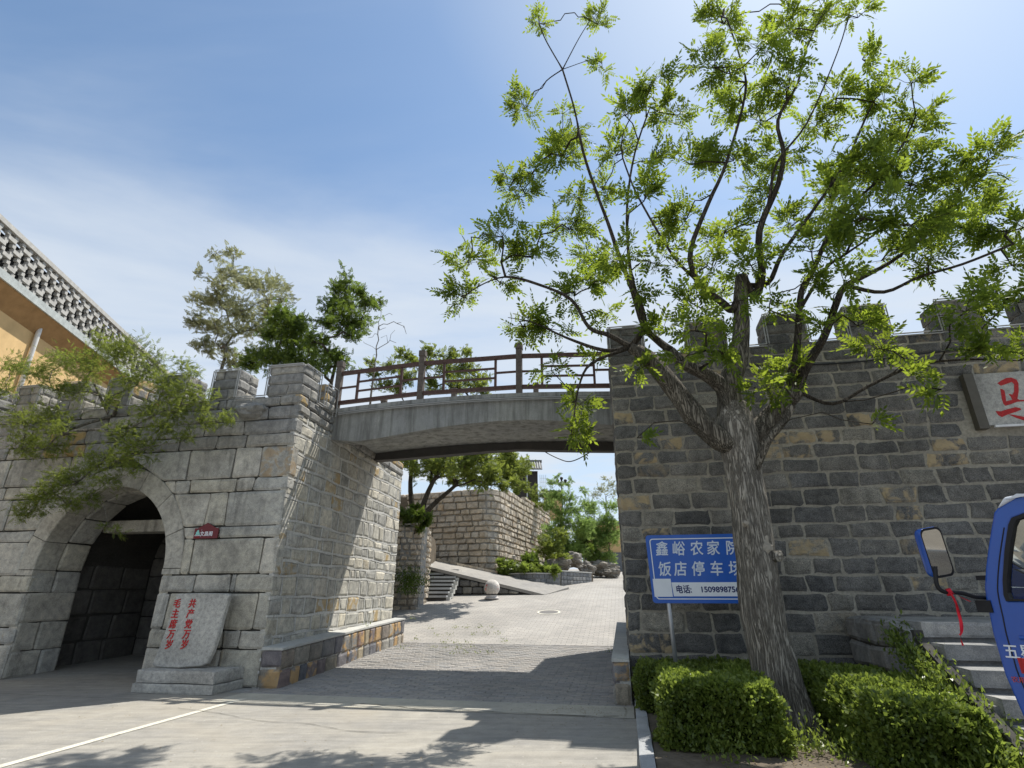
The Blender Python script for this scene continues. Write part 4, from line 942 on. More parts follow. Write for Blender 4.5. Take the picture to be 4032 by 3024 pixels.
b2 = bch([(2535, 1290), (2528, 1213), (2494, 1120), (2475, 1000), (2470, 800), (2500, 600), (2560, 420)], (7.9, 7.6), [.055, .04, .03, .02, .01], eL)
bch([(2400, 1320), (2320, 1290), (2250, 1180), (2120, 1120), (1990, 1090), (1880, 1130), (1800, 1190)], (8.0, 8.7), [.05, .035, .02, .012, .006], eL)
bch([(2380, 1380), (2230, 1330), (2100, 1270), (2000, 1250)], (8.0, 8.8), [.045, .03, .015, .006], eL)
bch([(2330, 1430), (2280, 1520), (2260, 1640)], (8.0, 8.4), [.03, .02, .008], eL)
b3 = bch([(2883, 1218), (2842, 1190), (2775, 1136), (2734, 1080), (2720, 980), (2789, 800), (2860, 640), (2935, 365), (2917, 237), (2862, 73)], (7.9, 7.3), [.075, .06, .05, .035, .02, .008], roots['C'][-3])
bch([(2660, 1020), (2560, 860), (2480, 700), (2450, 540), (2560, 330)], (7.7, 8.2), [.03, .02, .015, .008], b3[14])
b4 = bch([(2969, 1163), (3000, 1080), (2990, 911), (3063, 729), (3085, 602), (3063, 474), (3140, 330), (3172, 200), (3245, 40)], (7.9, 7.2), [.08, .065, .05, .035, .02, .008], eC)
bch([(3023, 1114), (3080, 1000), (3200, 830), (3330, 640), (3420, 440), (3500, 300)], (7.9, 7.4), [.05, .035, .02, .008], roots['C'][-2])
bch([(3060, 640), (3180, 480), (3300, 200), (3350, 30)], (7.6, 7.0), [.03, .02, .012, .006], b4[14])
b5 = bch([(3110, 1489), (3133, 1416), (3143, 1303), (3155, 1150), (3195, 1080), (3250, 950), (3281, 875), (3380, 780), (3464, 700), (3560, 560)], (7.7, 7.1), [.07, .055, .04, .025, .012], eR)
b6 = bch([(3175, 1447), (3246, 1325), (3295, 1190), (3330, 1125), (3417, 1081), (3540, 1010), (3700, 870), (3830, 700)], (7.7, 7.0), [.08, .06, .045, .025, .010], eR)
bch([(3480, 1150), (3620, 1090), (3790, 1040), (3990, 960)], (7.4, 6.9), [.035, .025, .015, .008], b6[16])
bch([(3280, 1590), (3420, 1520), (3600, 1440), (3800, 1415), (4010, 1420)], (7.6, 7.1), [.03, .022, .015, .008], eR)
bch([(3160, 1500), (3200, 1400)], (7.4, 7.3), [.02, .012], eV)
bch([(3250, 1060), (3330, 1000), (3500, 880), (3600, 760)], (7.5, 7.2), [.03, .02, .012, .008], b5[14])
CL = [(1165, 45, 22), (1290, 45, 26), (1300, 140, 20), (1135, 225, 34), (1215, 320, 46), (1150, 365, 30), (1100, 395, 32), (1410, 165, 38), (1350, 240, 34), (1455, 235, 42), (1330, 325, 36), (1225, 285, 34), (1540, 130, 48), (1640, 95, 36), (1560, 40, 38), (1700, 60, 40), (1780, 15, 36), (1850, 30, 26), (1860, 120, 24), (1700, 175, 44), (1600, 210, 38), (1800, 200, 36), (1490, 340, 50), (1580, 330, 40), (1390, 420, 42), (1300, 400, 30), (1135, 410, 24), (1085, 500, 36), (1150, 540, 46), (1230, 480, 46), (1010, 555, 36), (1005, 630, 40), (1130, 690, 46), (1240, 625, 40), (1340, 545, 46), (1420, 560, 34), (1480, 460, 42), (1560, 490, 38), (1620, 560, 36), (1700, 480, 36), (1690, 330, 40), (1790, 410, 60), (1870, 350, 66), (1960, 380, 58), (1950, 290, 46), (1905, 215, 36), (1965, 170, 30), (1990, 240, 30), (1860, 450, 56), (1960, 465, 56), (2050, 380, 52), (2120, 335, 44), (2090, 450, 50), (2170, 480, 50), (2000, 550, 40), (1900, 550, 34), (2180, 560, 36), (2150, 620, 30), (2195, 640, 36), (1750, 530, 38), (1820, 600, 28), (1770, 695, 24), (1850, 690, 36), (1900, 740, 34), (2080, 655, 44), (2030, 830, 26), (1960, 800, 28), (2130, 750, 40), (2200, 750, 34), (1880, 910, 14), (1650, 825, 36), (1720, 790, 36), (1560, 745, 44), (1500, 700, 40), (1490, 640, 38), (1430, 700, 30), (1470, 770, 26), (1375, 790, 26), (1250, 860, 34), (1235, 925, 34), (1262, 955, 18), (1375, 940, 16), (1190, 790, 28), (1190, 700, 30), (1280, 770, 26), (1310, 600, 32), (1535, 570, 36), (1660, 660, 24), (2205, 480, 34), (1430, 480, 30), (1270, 560, 34), (1080, 600, 30), (1400, 340, 26), (1650, 420, 30), (1760, 260, 34), (2040, 500, 40), (1820, 500, 36), (1730, 600, 30), (1600, 640, 24), (1640, 250, 30), (1250, 420, 28), (1560, 620, 26), (1310, 670, 24), (1215, 240, 20), (1385, 620, 26)]
def Ybig(x, y, i):
    h = math.sin(i * 12.9898) * 43758.5; h -= math.floor(h)
    if x < 1340: return 9.1 + (h - .5) * 1.2
    if x > 1800: return 7.1 + (h - .5) * 1.4
    return 7.6 + (h - .5) * 1.8
cl_ = px_clusters(CL, Ybig)
lv = foliate(sk, [(c, r * (1.15 if c[0] < 3.4 else 1.3)) for c, r in cl_], 74, compound(4, .22, .094, .042, .42), 1.0, twigs=8, dens_ref=.38, jt=.14)
sk.radii(.0045)
sk_m = sk.mesh(7, NFIX); tag(sk_m.build('branches', M['branch'], big, True), kind='stuff')
crown = tag(fast_mesh('crown', lv, 4, M['leaf'], big), kind='stuff')
# trunk scar and stub
def blob(c, rx, rz, mat, parent, name, seed):
    c = np.array(c); rock(name, c, (rx, .06, rz), mat, parent, seed, 3, .3)
blob(T(3010, 2150, 7.52), .11, .17, M['scar'], big, 'bark_scar', 1); blob(T(3060, 2190, 7.48), .07, .07, M['bark'], big, 'knot', 2); blob(T(3135, 2800, 7.50), .09, .30, M['scar'], big, 'bark_scar', 4); blob(T(2935, 2062, 7.46), .03, .04, M['scar'], big, 'knot', 5)

def simple_tree(name, label, cat, base, cl, per, proto, scale, leafm, barkm, trunk_r=.09, twigs=5, lean=None, stems=None, dens=.5, tip=.005, sides=6, cname='crown'):
    t = empty(name, base, label, cat); s = Skeleton(); base = np.array(base, float)
    cc = sum(c for c, r in cl) / len(cl); zlo = min(c[2] - r for c, r in cl)
    tops = stems or [np.array([(base[0] + cc[0]) / 2, (base[1] + cc[1]) / 2, zlo + .35 * (cc[2] - zlo)])]
    for tp in tops:
        r0 = s.add(base + rng.normal(size=3) * [.05, .05, 0], -1, trunk_r)
        a = s.p[r0]; d = np.array(tp) - a; last = r0
        for i in range(1, 9): f = i / 8; last = s.add(a + d * f + np.array([math.sin(f * 5 + base[0]), math.cos(f * 4), 0]) * .06 * np.linalg.norm(d) * .4 * math.sin(math.pi * f), last, trunk_r * (1 - .5 * f))
    nf = len(s.p)
    lvv = foliate(s, sorted(cl, key=lambda q: np.linalg.norm(q[0] - base)), per, proto, scale, twigs=twigs, dens_ref=dens)
    s.radii(tip)
    full = s.mesh(sides, 0); full.build('trunk', barkm, t, True); tag(fast_mesh(cname, lvv, 4, leafm, t), kind='stuff')
    return t
simple_leafset = lambda l, w: np.concatenate([oval(l, w) + np.array([i * l * .55, 0, 0]) if False else (oval(l, w) @ np.array([[math.cos(a), math.sin(a), 0], [-math.sin(a), math.cos(a), 0], [0, 0, 1]])) + np.array([i * l * .5, 0, 0]) for i, a in ((0, .9), (0, -.9), (1, .8), (1, -.8), (2, .6), (2, -.6), (3, 0))])

# feathery shrub hanging on the left wall
CS = [(25, 790, 30), (80, 800, 34), (140, 775, 36), (200, 790, 38), (250, 765, 36), (215, 740, 26), (290, 755, 34), (330, 780, 30), (355, 820, 34), (300, 820, 34), (390, 790, 22), (400, 835, 30), (440, 860, 30), (380, 880, 34), (330, 890, 34), (430, 905, 26), (470, 905, 22), (500, 895, 16), (350, 930, 26), (400, 945, 20), (60, 910, 38), (110, 900, 34), (50, 960, 34), (100, 960, 34), (140, 930, 24), (230, 860, 24), (270, 930, 34), (310, 960, 34), (260, 985, 34), (210, 1000, 34), (170, 1030, 36), (120, 1055, 36), (80, 1080, 34), (60, 1105, 24), (230, 1035, 26), (190, 1070, 26), (150, 1085, 24), (290, 1010, 22), (250, 1145, 13), (235, 1135, 10), (170, 840, 26), (120, 835, 26), (370, 850, 26), (20, 840, 24), (420, 800, 14)]
def Yshrub(x, y, i):
    u, z = onv(x * 1.823, y * 1.823, -.55 - .35 * ((i * 37) % 10) / 10); return L(u, -.55 - .35 * ((i * 37) % 10) / 10, z)[1]
cs = px_clusters(CS, Yshrub)
ub_, zb_ = onv(240 * 1.823, 890 * 1.823, 0)
sh = simple_tree('wall_shrub', 'feathery green shrub hanging out over the stone arch', 'shrub', L(ub_, -.02, zb_ - .1), cs, 120, compound(5, .12, .034, .015, .35), 1., M['leafshrub'], M['palebark'], .045, 7, dens=.22, stems=[L(ub_ - .3, -.35, zb_ + .6), L(ub_ + .6, -.4, zb_ + .1), L(ub_ - .5, -.4, zb_ - .5)], tip=.003, cname='foliage')

# trees standing on the terrace behind the left tower
A1 = [(505, 545, 14), (465, 550, 14), (500, 590, 22), (530, 600, 24), (470, 610, 22), (560, 620, 24), (590, 610, 18), (610, 640, 18), (440, 650, 22), (480, 650, 28), (530, 660, 32), (580, 670, 28), (430, 690, 22), (470, 700, 30), (520, 710, 28), (430, 735, 20), (480, 745, 20), (500, 785, 20), (450, 760, 12), (560, 710, 22), (430, 590, 10), (610, 620, 12), (545, 760, 16)]
A2 = [(560, 760, 24), (590, 720, 24), (620, 700, 30), (640, 735, 32), (600, 770, 28), (640, 775, 24), (540, 790, 22), (610, 680, 20), (650, 700, 20)]
A3 = [(750, 605, 20), (735, 625, 18), (770, 630, 16), (745, 650, 28), (720, 665, 24), (790, 650, 20), (815, 650, 16), (700, 690, 22), (740, 690, 30), (780, 690, 26), (680, 730, 22), (700, 760, 26), (730, 780, 26), (760, 720, 18), (665, 770, 20), (690, 795, 20)]
A4 = [(870, 765, 18), (850, 790, 20), (890, 780, 18), (880, 810, 22), (810, 805, 16), (830, 830, 18), (800, 780, 12), (860, 840, 16)]
A5 = [(940, 760, 22), (970, 765, 20), (1000, 790, 26), (1030, 820, 26), (960, 800, 26), (920, 790, 16), (1050, 840, 20), (990, 830, 22), (940, 830, 20), (1010, 765, 14)]
TB = {}
CWX = [(x, y, r) for x, y, r in A4 + A5]
for nm, lab, A, Y, m_, per, sc in (('pale_tree', 'pale silvery tree, tallest of those above the left tower', A1, 17, 'leafpale', 46, 1.), ('bushy_tree', 'dense dark green tree between the pale tree and the layered tree', A2, 16, 'leafdark', 80, 1.), ('layered_tree', 'dark layered tree above the tower corner beside the bridge railing', A3, 15.5, 'leafdark', 60, 1.)):
    c_ = px_clusters(A, lambda x, y, i: Y + .8 * math.sin(i * 2.4)); ctr = sum(q for q, r in c_) / len(c_)
    simple_tree(nm, lab, 'tree', (ctr[0], Y, WT - .03), [(c, r * 1.15) for c, r in c_], per * 1.7, simple_leafset(.080, .040), sc, M[m_], M['branch'] if m_ != 'leafpale' else M['palebark'], .09, 6, dens=.3)
# bare shrub
bs = empty('bare_shrub', (onY(1460, 1600, 16)[0], 16, WT - .03), 'leafless twiggy shrub between the green trees above the railing', 'shrub'); s = Skeleton()
r0 = s.add((onY(1460, 1600, 16)[0], 16, WT - .03), -1, .05); s.chain([s.p[r0], onY(1460, 1560, 16), onY(1475, 1450, 16)], [.05, .035, .025], r0, 4)
for x, y in ((1500, 1220), (1530, 1235), (1580, 1270), (1600, 1315), (1560, 1350), (1450, 1330), (1430, 1345), (1520, 1290), (1555, 1300), (1470, 1400), (1545, 1240), (1440, 1420), (1500, 1330), (1560, 1420), (1590, 1290)): s.grow(onY(x, y, 16 + rng.uniform(-.5, .5)), .15, .05)
s.radii(.007); s.mesh(5).build('branches', M['palebark'], bs, True)

# ------------------------------------------------------------------ hedges
def hedge(label, u0, u1, v0, v1, z1, n, zr=None, seed=0, group=None):
    h = empty('clipped_hedge', L((u0 + u1) / 2, (v0 + v1) / 2, .05), label, 'hedge', 'clipped hedges of the planting bed')
    zt = zr or (lambda u, v: z1); P, D, S = [], [], []
    lx, ly = u1 - u0, v1 - v0; areas = np.array([lx * ly, lx * z1, ly * z1, ly * z1]); areas = areas / areas.sum(); 
    f = rng.choice(4, n, p=areas); a = rng.uniform(0, 1, n); b = rng.uniform(0, 1, n); dep = np.abs(rng.normal(0, .06, n)) - .03 * (rng.uniform(0, 1, n) > .93) 
    for i in range(n):
        if f[i] == 0: u, v, z, nn = u0 + a[i] * lx, v0 + b[i] * ly, 1, Z
        elif f[i] == 1: u, v, z, nn = u0 + a[i] * lx, v0, b[i], -V
        elif f[i] == 2: u, v, z, nn = u0, v0 + a[i] * ly, b[i], -U
        else: u, v, z, nn = u1, v0 + a[i] * ly, b[i], U
        # rounded shoulders and lumpy surface
        lump = .11 * noise.noise(Vector((u * 2.3, v * 2.3, z * 2 + seed))) + .05 * noise.noise(Vector((u * 6, v * 6, z * 5 + seed)))
        cu, cv = (u0 + u1) / 2, (v0 + v1) / 2
        zz_ = zt(u, v) * z; k = .10 * max(0, z - .75) / .25; u += (cu - u) * k / max(lx, .5) * 1.2; v += (cv - v) * k / max(ly, .5) * 1.2
        p = L(u, v, .05 + zz_) + nn * (lump - dep[i]); P.append(p); D.append(nn * .35 + rng.normal(size=3) * .6 + Z * .55)
        S.append(rng.uniform(.6, 1.35))
    X = instance(oval(.050, .033), np.array(P), np.array(D), np.array(S), 1.0)
    tag(fast_mesh('foliage', X, 4, M['leafhedge'], h), kind='stuff')
    m = MB()
    for i in range(int(18 * lx)):
        u, v = random.uniform(u0 + .08, u1 - .08), random.uniform(v0 + .08, v1 - .08); e = L(u + random.uniform(-.2, .2), v + random.uniform(-.2, .2), .05 + zt(u, v) * .85)
        e = L(min(max(uv(e)[0], u0 + .05), u1 - .05), min(max(uv(e)[1], v0 + .05), v1 - .05), e[2])
        m.tube([L(u, v, .04), (L(u, v, .05) + e) / 2 + rng.normal(size=3) * .03, e], [.008, .006, .003], 4)
    tag(m.build('stems', M['branch'], h), kind='stuff')
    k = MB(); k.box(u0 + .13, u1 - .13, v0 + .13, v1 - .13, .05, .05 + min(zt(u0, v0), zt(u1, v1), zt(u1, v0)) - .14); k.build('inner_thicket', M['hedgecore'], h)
    return h
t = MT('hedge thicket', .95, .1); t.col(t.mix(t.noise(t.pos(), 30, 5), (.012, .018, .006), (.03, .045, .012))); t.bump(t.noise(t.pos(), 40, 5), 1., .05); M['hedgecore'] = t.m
hedge('clipped hedge block left of the trunk, nearest the kerb', 7.02, 8.25, -3.2, -1.75, .64, 26000, seed=1)
hedge('clipped hedge strip running along the foot of the dark wall', 6.80, 10.0, -1.25, -.12, .56, 24000, seed=2)
hedge('clipped hedge block right of the trunk, beside the steps', 8.95, 10.0, -3.6, -1.62, .66, 26000, zr=lambda u, v: .68 - .12 * max(0, (u - 9.4)) - .10 * max(0, -v - 2.6) , seed=3)
# low weeds at the foot of the tree
def weeds(name, label, pts, n, spread, size, mat, h=.12):
    P, D, S = [], [], []
    for p in pts:
        for i in range(n):
            q = np.array(p) + np.array([rng.normal() * spread, rng.normal() * spread, abs(rng.normal()) * h]); P.append(q); D.append(rng.normal(size=3) * .6 + Z * .9); S.append(rng.uniform(.6, 1.4) * size)
    return tag(fast_mesh(name, instance(oval(.045, .02), np.array(P), np.array(D), np.array(S)), 4, mat), label, kind='stuff')
weeds('ground_cover', 'low weeds round the foot of the large tree', [L(u, v, .05) for u, v in ((8.2, -2.6), (8.4, -3.0), (8.6, -3.0), (8.1, -3.1), (8.9, -3.3), (9.3, -3.5), (9.8, -3.6), (7.6, -3.4), (8.75, -2.1), (10.0, -3.5))], 220, .14, 1.1, M['leafhedge'])
weeds('ivy_leaves', 'glossy creeper leaves over the side wall of the granite steps', [L(10.04 + .10 * math.sin(k * 3.1), -1.9 - .058 * k, 1.02 - .058 * k * .53 + .06 * math.sin(k * 1.7)) for k in range(40)], 130, .10, 1.3, M['leafhedge'], .10)
P_, D_, S_ = [], [], []
for k in range(900):
    if k < 350: u_, w_ = 6.95 + rng.random() * 3, -3.3 - abs(rng.normal()) * .5; z_ = .056
    elif k < 600: u_, w_ = 6.0 + rng.normal() * .5, -.6 - abs(rng.normal()) * .8; z_ = .012; u_ = min(u_, 6.6)
    else: u_, w_ = rng.uniform(-4, 7), rng.uniform(-5, -.2); z_ = .012
    P_.append(L(u_, w_, z_)); D_.append(np.array([rng.normal(), rng.normal(), .08])); S_.append(rng.uniform(.35, .9))
tag(fast_mesh('fallen_leaves', instance(oval(.04, .02), np.array(P_), np.array(D_), np.array(S_), 5.), 4, M['litter']), 'scattered dry leaf bits on the street and soil bed', kind='stuff')
weeds('paving_weeds', 'small green weeds sprouting between the sunlit pavers', [L(*uv(onY(x, y, Y)), H(uv(onY(x, y, Y))[1]) + .01) for x, y, Y in [(1700 + 47 * (k % 6) + 13 * ((k * 7) % 5), 2385 + 9 * (k % 5) + 5 * ((k * 3) % 4), 20 - 1.1 * (k % 5)) for k in range(22)]] + [L(.55, 5.6, .2), L(.4, 6.6, .9), L(.3, 3.7, .85), L(.45, 7, .3), L(6.2, 5.5, .22)], 24, .07, .9, M['leafshrub'], .05)
weeds('corner_weeds', 'dark weeds at the foot of the rubble wall by the far steps', [onY(1600, 2330, 23.5), onY(1620, 2300, 23.6), onY(1590, 2290, 23.5), onY(1640, 2310, 23.8), onY(1610, 2345, 23.2)], 260, .28, 2., M['leafdark'], .3)

# ------------------------------------------------------------------ behind the gate
def wallpath(name, label, path, ztops, zbots, rowh, w, mat, mortm, thick=.6, limit=300, bulge=.05, gap=.035):
    e = empty(name, path[0], label, 'wall'); path = [np.array([p[0], p[1], 0.]) for p in path]; s = [0]
    for a, b in zip(path[:-1], path[1:]): s.append(s[-1] + np.linalg.norm(b - a))
    def PT(a, z): 
        k = min(max(np.searchsorted(s, a) - 1, 0), len(path) - 2); f = (a - s[k]) / (s[k + 1] - s[k]); return path[k] * (1 - f) + path[k + 1] * f + Z * z
    def NN(a, z):
        k = min(max(np.searchsorted(s, a) - 1, 0), len(path) - 2); d = path[k + 1] - path[k]; d /= np.linalg.norm(d); return np.array([d[1], -d[0], 0])
    rows = rows_of(min(zbots), max(ztops), rowh[0], rowh[1], 0, s[-1], *w)
    def skip(a, b): return b > np.interp(a, s, ztops) or b < np.interp(a, s, zbots) - .3
    ps = lay(PT, NN, rows, gap, .2, .04, bulge, .02, .01, .03, None, skip); place(ps, e, mat, limit=limit)
    m = MB()
    for k in range(len(path) - 1):
        n = NN((s[k] + s[k + 1]) / 2, 0); dd_ = path[k + 1] - path[k]; dd_ /= np.linalg.norm(dd_); a, b = path[k] - n * (.08 if k else .05) + dd_ * (.06 if k else 0), path[k + 1] - n * .08; c, d = b - n * thick, a - n * thick; zt0, zt1 = ztops[k] - .12, ztops[k + 1] - .12
        m.hexa([a + Z * -.3, b + Z * -.3, c + Z * -.3, d + Z * -.3, a + Z * zt0, b + Z * zt1, c + Z * zt1, d + Z * zt0])
    m.build('wall_core', mortm, e); return e
random.seed(44)
tA, tB = onY(1560, 2000, 33.5), onY(1915, 2000, 31.2); tC, tD = onY(1968, 2000, 31.9), onY(2165, 2050, 46)
wallpath('retaining_wall', 'tall tan stone retaining wall with rounded corner behind the gate', [tA, tB, (tB + tC) / 2 + np.array([.08, -.15, 0]), tC, tD], [7.1, 7.3, 7.3, 7.4, 8.3], [2.4, 2.4, 2.2, 2.2, 3.6], (.26, .42), (.35, .9), M['tan'], M['mortar_grey'], 1.2, bulge=.09)
rA, rB, rC = onY(1500, 2200, 24.2), onY(1655, 2200, 24), onY(1692, 2200, 26.2)
wallpath('rubble_wall', 'rough rubble wall just past the left tower, under the leaning tree', [rA, rB, rC], [4.5, 4.5, 4.4], [.9, 1.2, 1.4], (.2, .3), (.22, .42), M['tan'], M['mortar_grey'], .8, bulge=.07, gap=.03)
# raised terrace fill behind left tower (ground for the trees)
m = MB(); m.hexa([L(-40, SV + .3, 0), L(-1.6, SV + .3, 0), (rA[0] - .2, rA[1] + .5, 0), (rA[0] - 36, rA[1] + 4, 0), L(-40, SV + .3, 4.7), L(-1.6, SV + .3, 4.7), (rA[0], rA[1] + .5, 4.45), (rA[0] - 36, rA[1] + 4, 4.6)])
tag(m.build('terrace', M['soil']), 'raised earth terrace behind the left tower', kind='structure')
m = MB(); m.hexa([(tA[0] - 20, 34, 0), (tA[0] + 1, 34, 0), (tD[0] - 1.8, 47, 0), (tA[0] - 20, 70, 0), (tA[0] - 20, 34, 7), (tB[0] - .5, 33, 7.1), (tD[0] - 1.8, 47, 8.1), (tA[0] - 20, 70, 8)])
tag(m.build('upper_terrace', M['soil']), 'higher earth terrace behind the tan retaining wall', kind='structure')
m = MB(); m.hexa([(rA[0] - 20, 25.5, 0), (rB[0] - .1, 25.2, 0), (rC[0] - .1, 33, 0), (rA[0] - 20, 33, 0), (rA[0] - 20, 25.5, 4.4), (rB[0] - .1, 25.2, 4.4), (rC[0] - .3, 30, 4.3), (rA[0] - 20, 33, 4.5)])
tag(m.build('middle_terrace', M['soil']), 'earth bank between the rubble wall and the retaining wall', kind='structure')
# far steps, ramp
fs_ = empty('far_steps', onY(1690, 2358, 26), 'narrow grey stone steps with white cheeks beyond the gateway', 'steps')
pa, pb, qa, qb = onY(1640, 2352, 26), onY(1757, 2352, 26), onY(1706, 2252, 28.6), onY(1812, 2252, 28.6)
gz = H(uv(pa)[1]) - .05; n = 8; zt = 2.62
for i in range(n):
    f0, f1 = i / n, (i + 1) / n; a, b, c, d = pa + (qa - pa) * f0, pb + (qb - pb) * f0, pb + (qb - pb) * 1.02, pa + (qa - pa) * 1.02; z1 = gz + .05 + (zt - gz) * f1
    fl = lambda p, z: np.array([p[0], p[1], z]); m = MB(); m.hexa([fl(a, gz - .2), fl(b, gz - .2), fl(c, gz - .2), fl(d, gz - .2), fl(a, z1), fl(b, z1), fl(c, z1), fl(d, z1)]); m.build('step', M['mortar_dark'], fs_); m = MB(); y_ = np.array([0, .05, 0]); m.hexa([fl(a - y_, z1), fl(b - y_, z1), fl(c, z1), fl(d, z1), fl(a - y_, z1 + .09), fl(b - y_, z1 + .09), fl(c, z1 + .09), fl(d, z1 + .09)]); m.build('tread', M['kerb'], fs_)
    m = MB(); x_ = np.array([.16, 0, 0]); m.hexa([fl(b, z1 - .18), fl(b + x_, z1 - .18), fl(b + (qb - pb) / n + x_, z1 - .18), fl(b + (qb - pb) / n, z1 - .18), fl(b, z1 + .03), fl(b + x_, z1 + .03), fl(b + (qb - pb) / n + x_, z1 + .03), fl(b + (qb - pb) / n, z1 + .03)]); m.build('white_cheek_block', M['coping'], fs_)
m = MB(); x_ = np.array([-.22, 0, 0]); fl = lambda p, z: np.array([p[0], p[1], z])
m.hexa([fl(pa + x_ * 1.2, gz - .1), fl(pa, gz - .1), fl(qa, gz - .1), fl(qa + x_, gz - .1), fl(pa + x_ * 1.2, gz + .30), fl(pa, gz + .30), fl(qa, zt + .42), fl(qa + x_, zt + .42)]); m.build('sloping_cheek', M['coping'], fs_)
rp = empty('stone_ramp', onY(2000, 2330, 27), 'long pale ramp slanting up left across the far court', 'ramp')
ra, rb_ = onY(2150, 2336, 26.9), onY(1690, 2222, 27.9); gzr = lambda p: H(uv(p)[1]) - .3
fl_, fr_, bl_, br_ = onY(1694, 2232, 27.9), onY(2146, 2336, 26.9), onY(1694, 2204, 30.2), onY(2240, 2312, 28.6)
bm_ = onY(1960, 2260, 29.5)
poly = [fl_, fr_, br_, bm_, bl_]
fr_[2] = H(uv(fr_)[1]) + .02; br_[2] = max(br_[2], H(uv(br_)[1]) + .02)
vs = poly + [p - Z * .14 for p in poly]; mesh_obj('ramp_surface', vs, [(0, 1, 2, 3), (0, 3, 4), (5, 6, 1, 0), (6, 7, 2, 1), (7, 8, 3, 2), (8, 9, 4, 3), (9, 5, 0, 4), (8, 7, 6, 5), (9, 8, 5)], M['tile'], rp)
m = MB(); y_ = np.array([0, .12, 0]); vs = [fl(fl_ + y_, 1.0), fl(fr_ + y_, 1.0), fl(br_, 1.0), fl(bl_, 1.0), fl_ + y_ - Z * .15, fr_ + y_ - Z * .15, br_ - Z * .16, bl_ - Z * .16]
m.hexa(vs); m.build('ramp_body', M['mortar_dark'], rp)
d_ = fr_ - fl_; d_[2] = 0; ln = np.linalg.norm(d_); d_ /= ln; nr_ = np.array([d_[1], -d_[0], 0]); f0 = fl(fl_, 0)
def ztop(a): return fl_[2] - .15 + (fr_[2] - fl_[2]) * a / ln
rr_ = []
for b0, b1 in ((1.3, 1.62), (1.62, 1.95), (1.95, 2.25), (2.25, 2.6)): rr_.append((b0, b1, rows_of(0, 1, 1, 1, .7, ln, .4, .7)[0][2]))
def clipr(q):
    for p in q: p[1] = min(p[1], ztop(p[0]) - .02)
    return q if q[3][1] - q[0][1] > .06 and q[2][1] - q[1][1] > .02 else None
place(lay(lambda a, z: f0 + d_ * a + Z * z, nr_, rr_, .03, .1, .03, .03, .01, 0, .02, clipr), rp, M['dark'])
for i in range(10):
    p0 = bl_ + (bm_ - bl_) * i / 10; p1 = bl_ + (bm_ - bl_) * (i + .94) / 10; m = MB(); y_ = np.array([0, .3, 0]); m.hexa([p0 - Z * .3, p1 - Z * .3, p1 + y_ - Z * .3, p0 + y_ - Z * .3, p0 + Z * .13, p1 + Z * .13, p1 + y_ + Z * .13, p0 + y_ + Z * .13]); m.build('kerb_stone', M['tan'], rp)
# stone ball bollard
bp = onY(1937, 2358, 26); bz = H(uv(bp)[1]) + .008
bl = empty('stone_ball_bollard', fl(bp, bz), 'round pale stone ball bollard with faded red marks', 'bollard')
m = MB(); m.lathe(fl(bp, bz), [(.33, 0), (.33, .06), (.26, .10), (.24, .17)], 28); m.build('base', M['ballstone'], bl, False)
rB_ = .345; m = MB(); m.lathe(fl(bp, bz + .13), [(rB_ * math.sin(a), rB_ - rB_ * math.cos(a)) for a in np.linspace(.7, math.pi - .02, 18)], 32); m.build('ball', M['ballstone'], bl, True)
cB = fl(bp, bz + .13 + rB_)
for (az, el, w_, h_) in ((-.85, .1, .32, .18), (-.95, -.2, .25, .14), (.9, .05, .16, .25), (-.75, .32, .22, .10)):
    vs = []
    for (da, de) in ((-1, -1), (1, -.8), (.8, 1), (-.7, .9)):
        a_, e_ = az + da * w_ * .5, el + de * h_; vs.append(cB + (rB_ + .004) * np.array([math.sin(a_) * math.cos(e_), -math.cos(a_) * math.cos(e_), math.sin(e_)]))
    mesh_obj('red_mark', vs, [(0, 1, 2, 3)], M['ballred'], bl)
for k in range(-2, 3):
    vs = []
    for (da, e_) in ((-.09, -.92), (.09, -.92), (.13, -.80), (-.05, -.80)):
        a_ = k * .38 + da; vs.append(cB + (rB_ + .004) * np.array([math.sin(a_) * math.cos(e_), -math.cos(a_) * math.cos(e_), math.sin(e_)]))
    mesh_obj('black_mark', vs, [(0, 1, 2, 3)], M['black'], bl)
# planters of grey brick
def planter(label, pts, z1, name):
    e = empty('brick_planter', fl(pts[0], 1.9), label, 'planter', 'brick planters of the far court'); random.seed(len(label))
    P = [np.array([p[0], p[1], 0]) for p in pts]; ps = []; m = MB(); c = MB()
    for a, b in zip(P[:-1], P[1:]):
        d = b - a; l_ = np.linalg.norm(d); d /= l_; nn = np.array([d[1], -d[0], 0])
        g0 = min(H(uv(a)[1]), H(uv(b)[1])) - .1; k = 4
        ps += lay(lambda s, z: a + d * s + Z * z, nn, [(g0 + (z1 - .06 - g0) * i / k, g0 + (z1 - .06 - g0) * (i + 1) / k, rows_of(0, 1, 1, 1, 0, l_, .3, .42)[0][2]) for i in range(k)], .02, .06, .008, .008, .003)
        m.hexa([a - nn * .04 + Z * g0, b - nn * .04 + Z * g0, b - nn * .2 + Z * g0, a - nn * .2 + Z * g0, a - nn * .04 + Z * (z1 - .06), b - nn * .04 + Z * (z1 - .06), b - nn * .2 + Z * (z1 - .06), a - nn * .2 + Z * (z1 - .06)])
        c.hexa([a + nn * .03 + Z * (z1 - .055), b + nn * .03 + Z * (z1 - .055), b - nn * .24 + Z * (z1 - .055), a - nn * .24 + Z * (z1 - .055), a + nn * .03 + Z * z1, b + nn * .03 + Z * z1, b - nn * .24 + Z * z1, a - nn * .24 + Z * z1])
    place(ps, e, M['brickgrey'], 'brick'); m.build('core', M['mortar_grey'], e); c.build('coping', M['coping'], e); return e
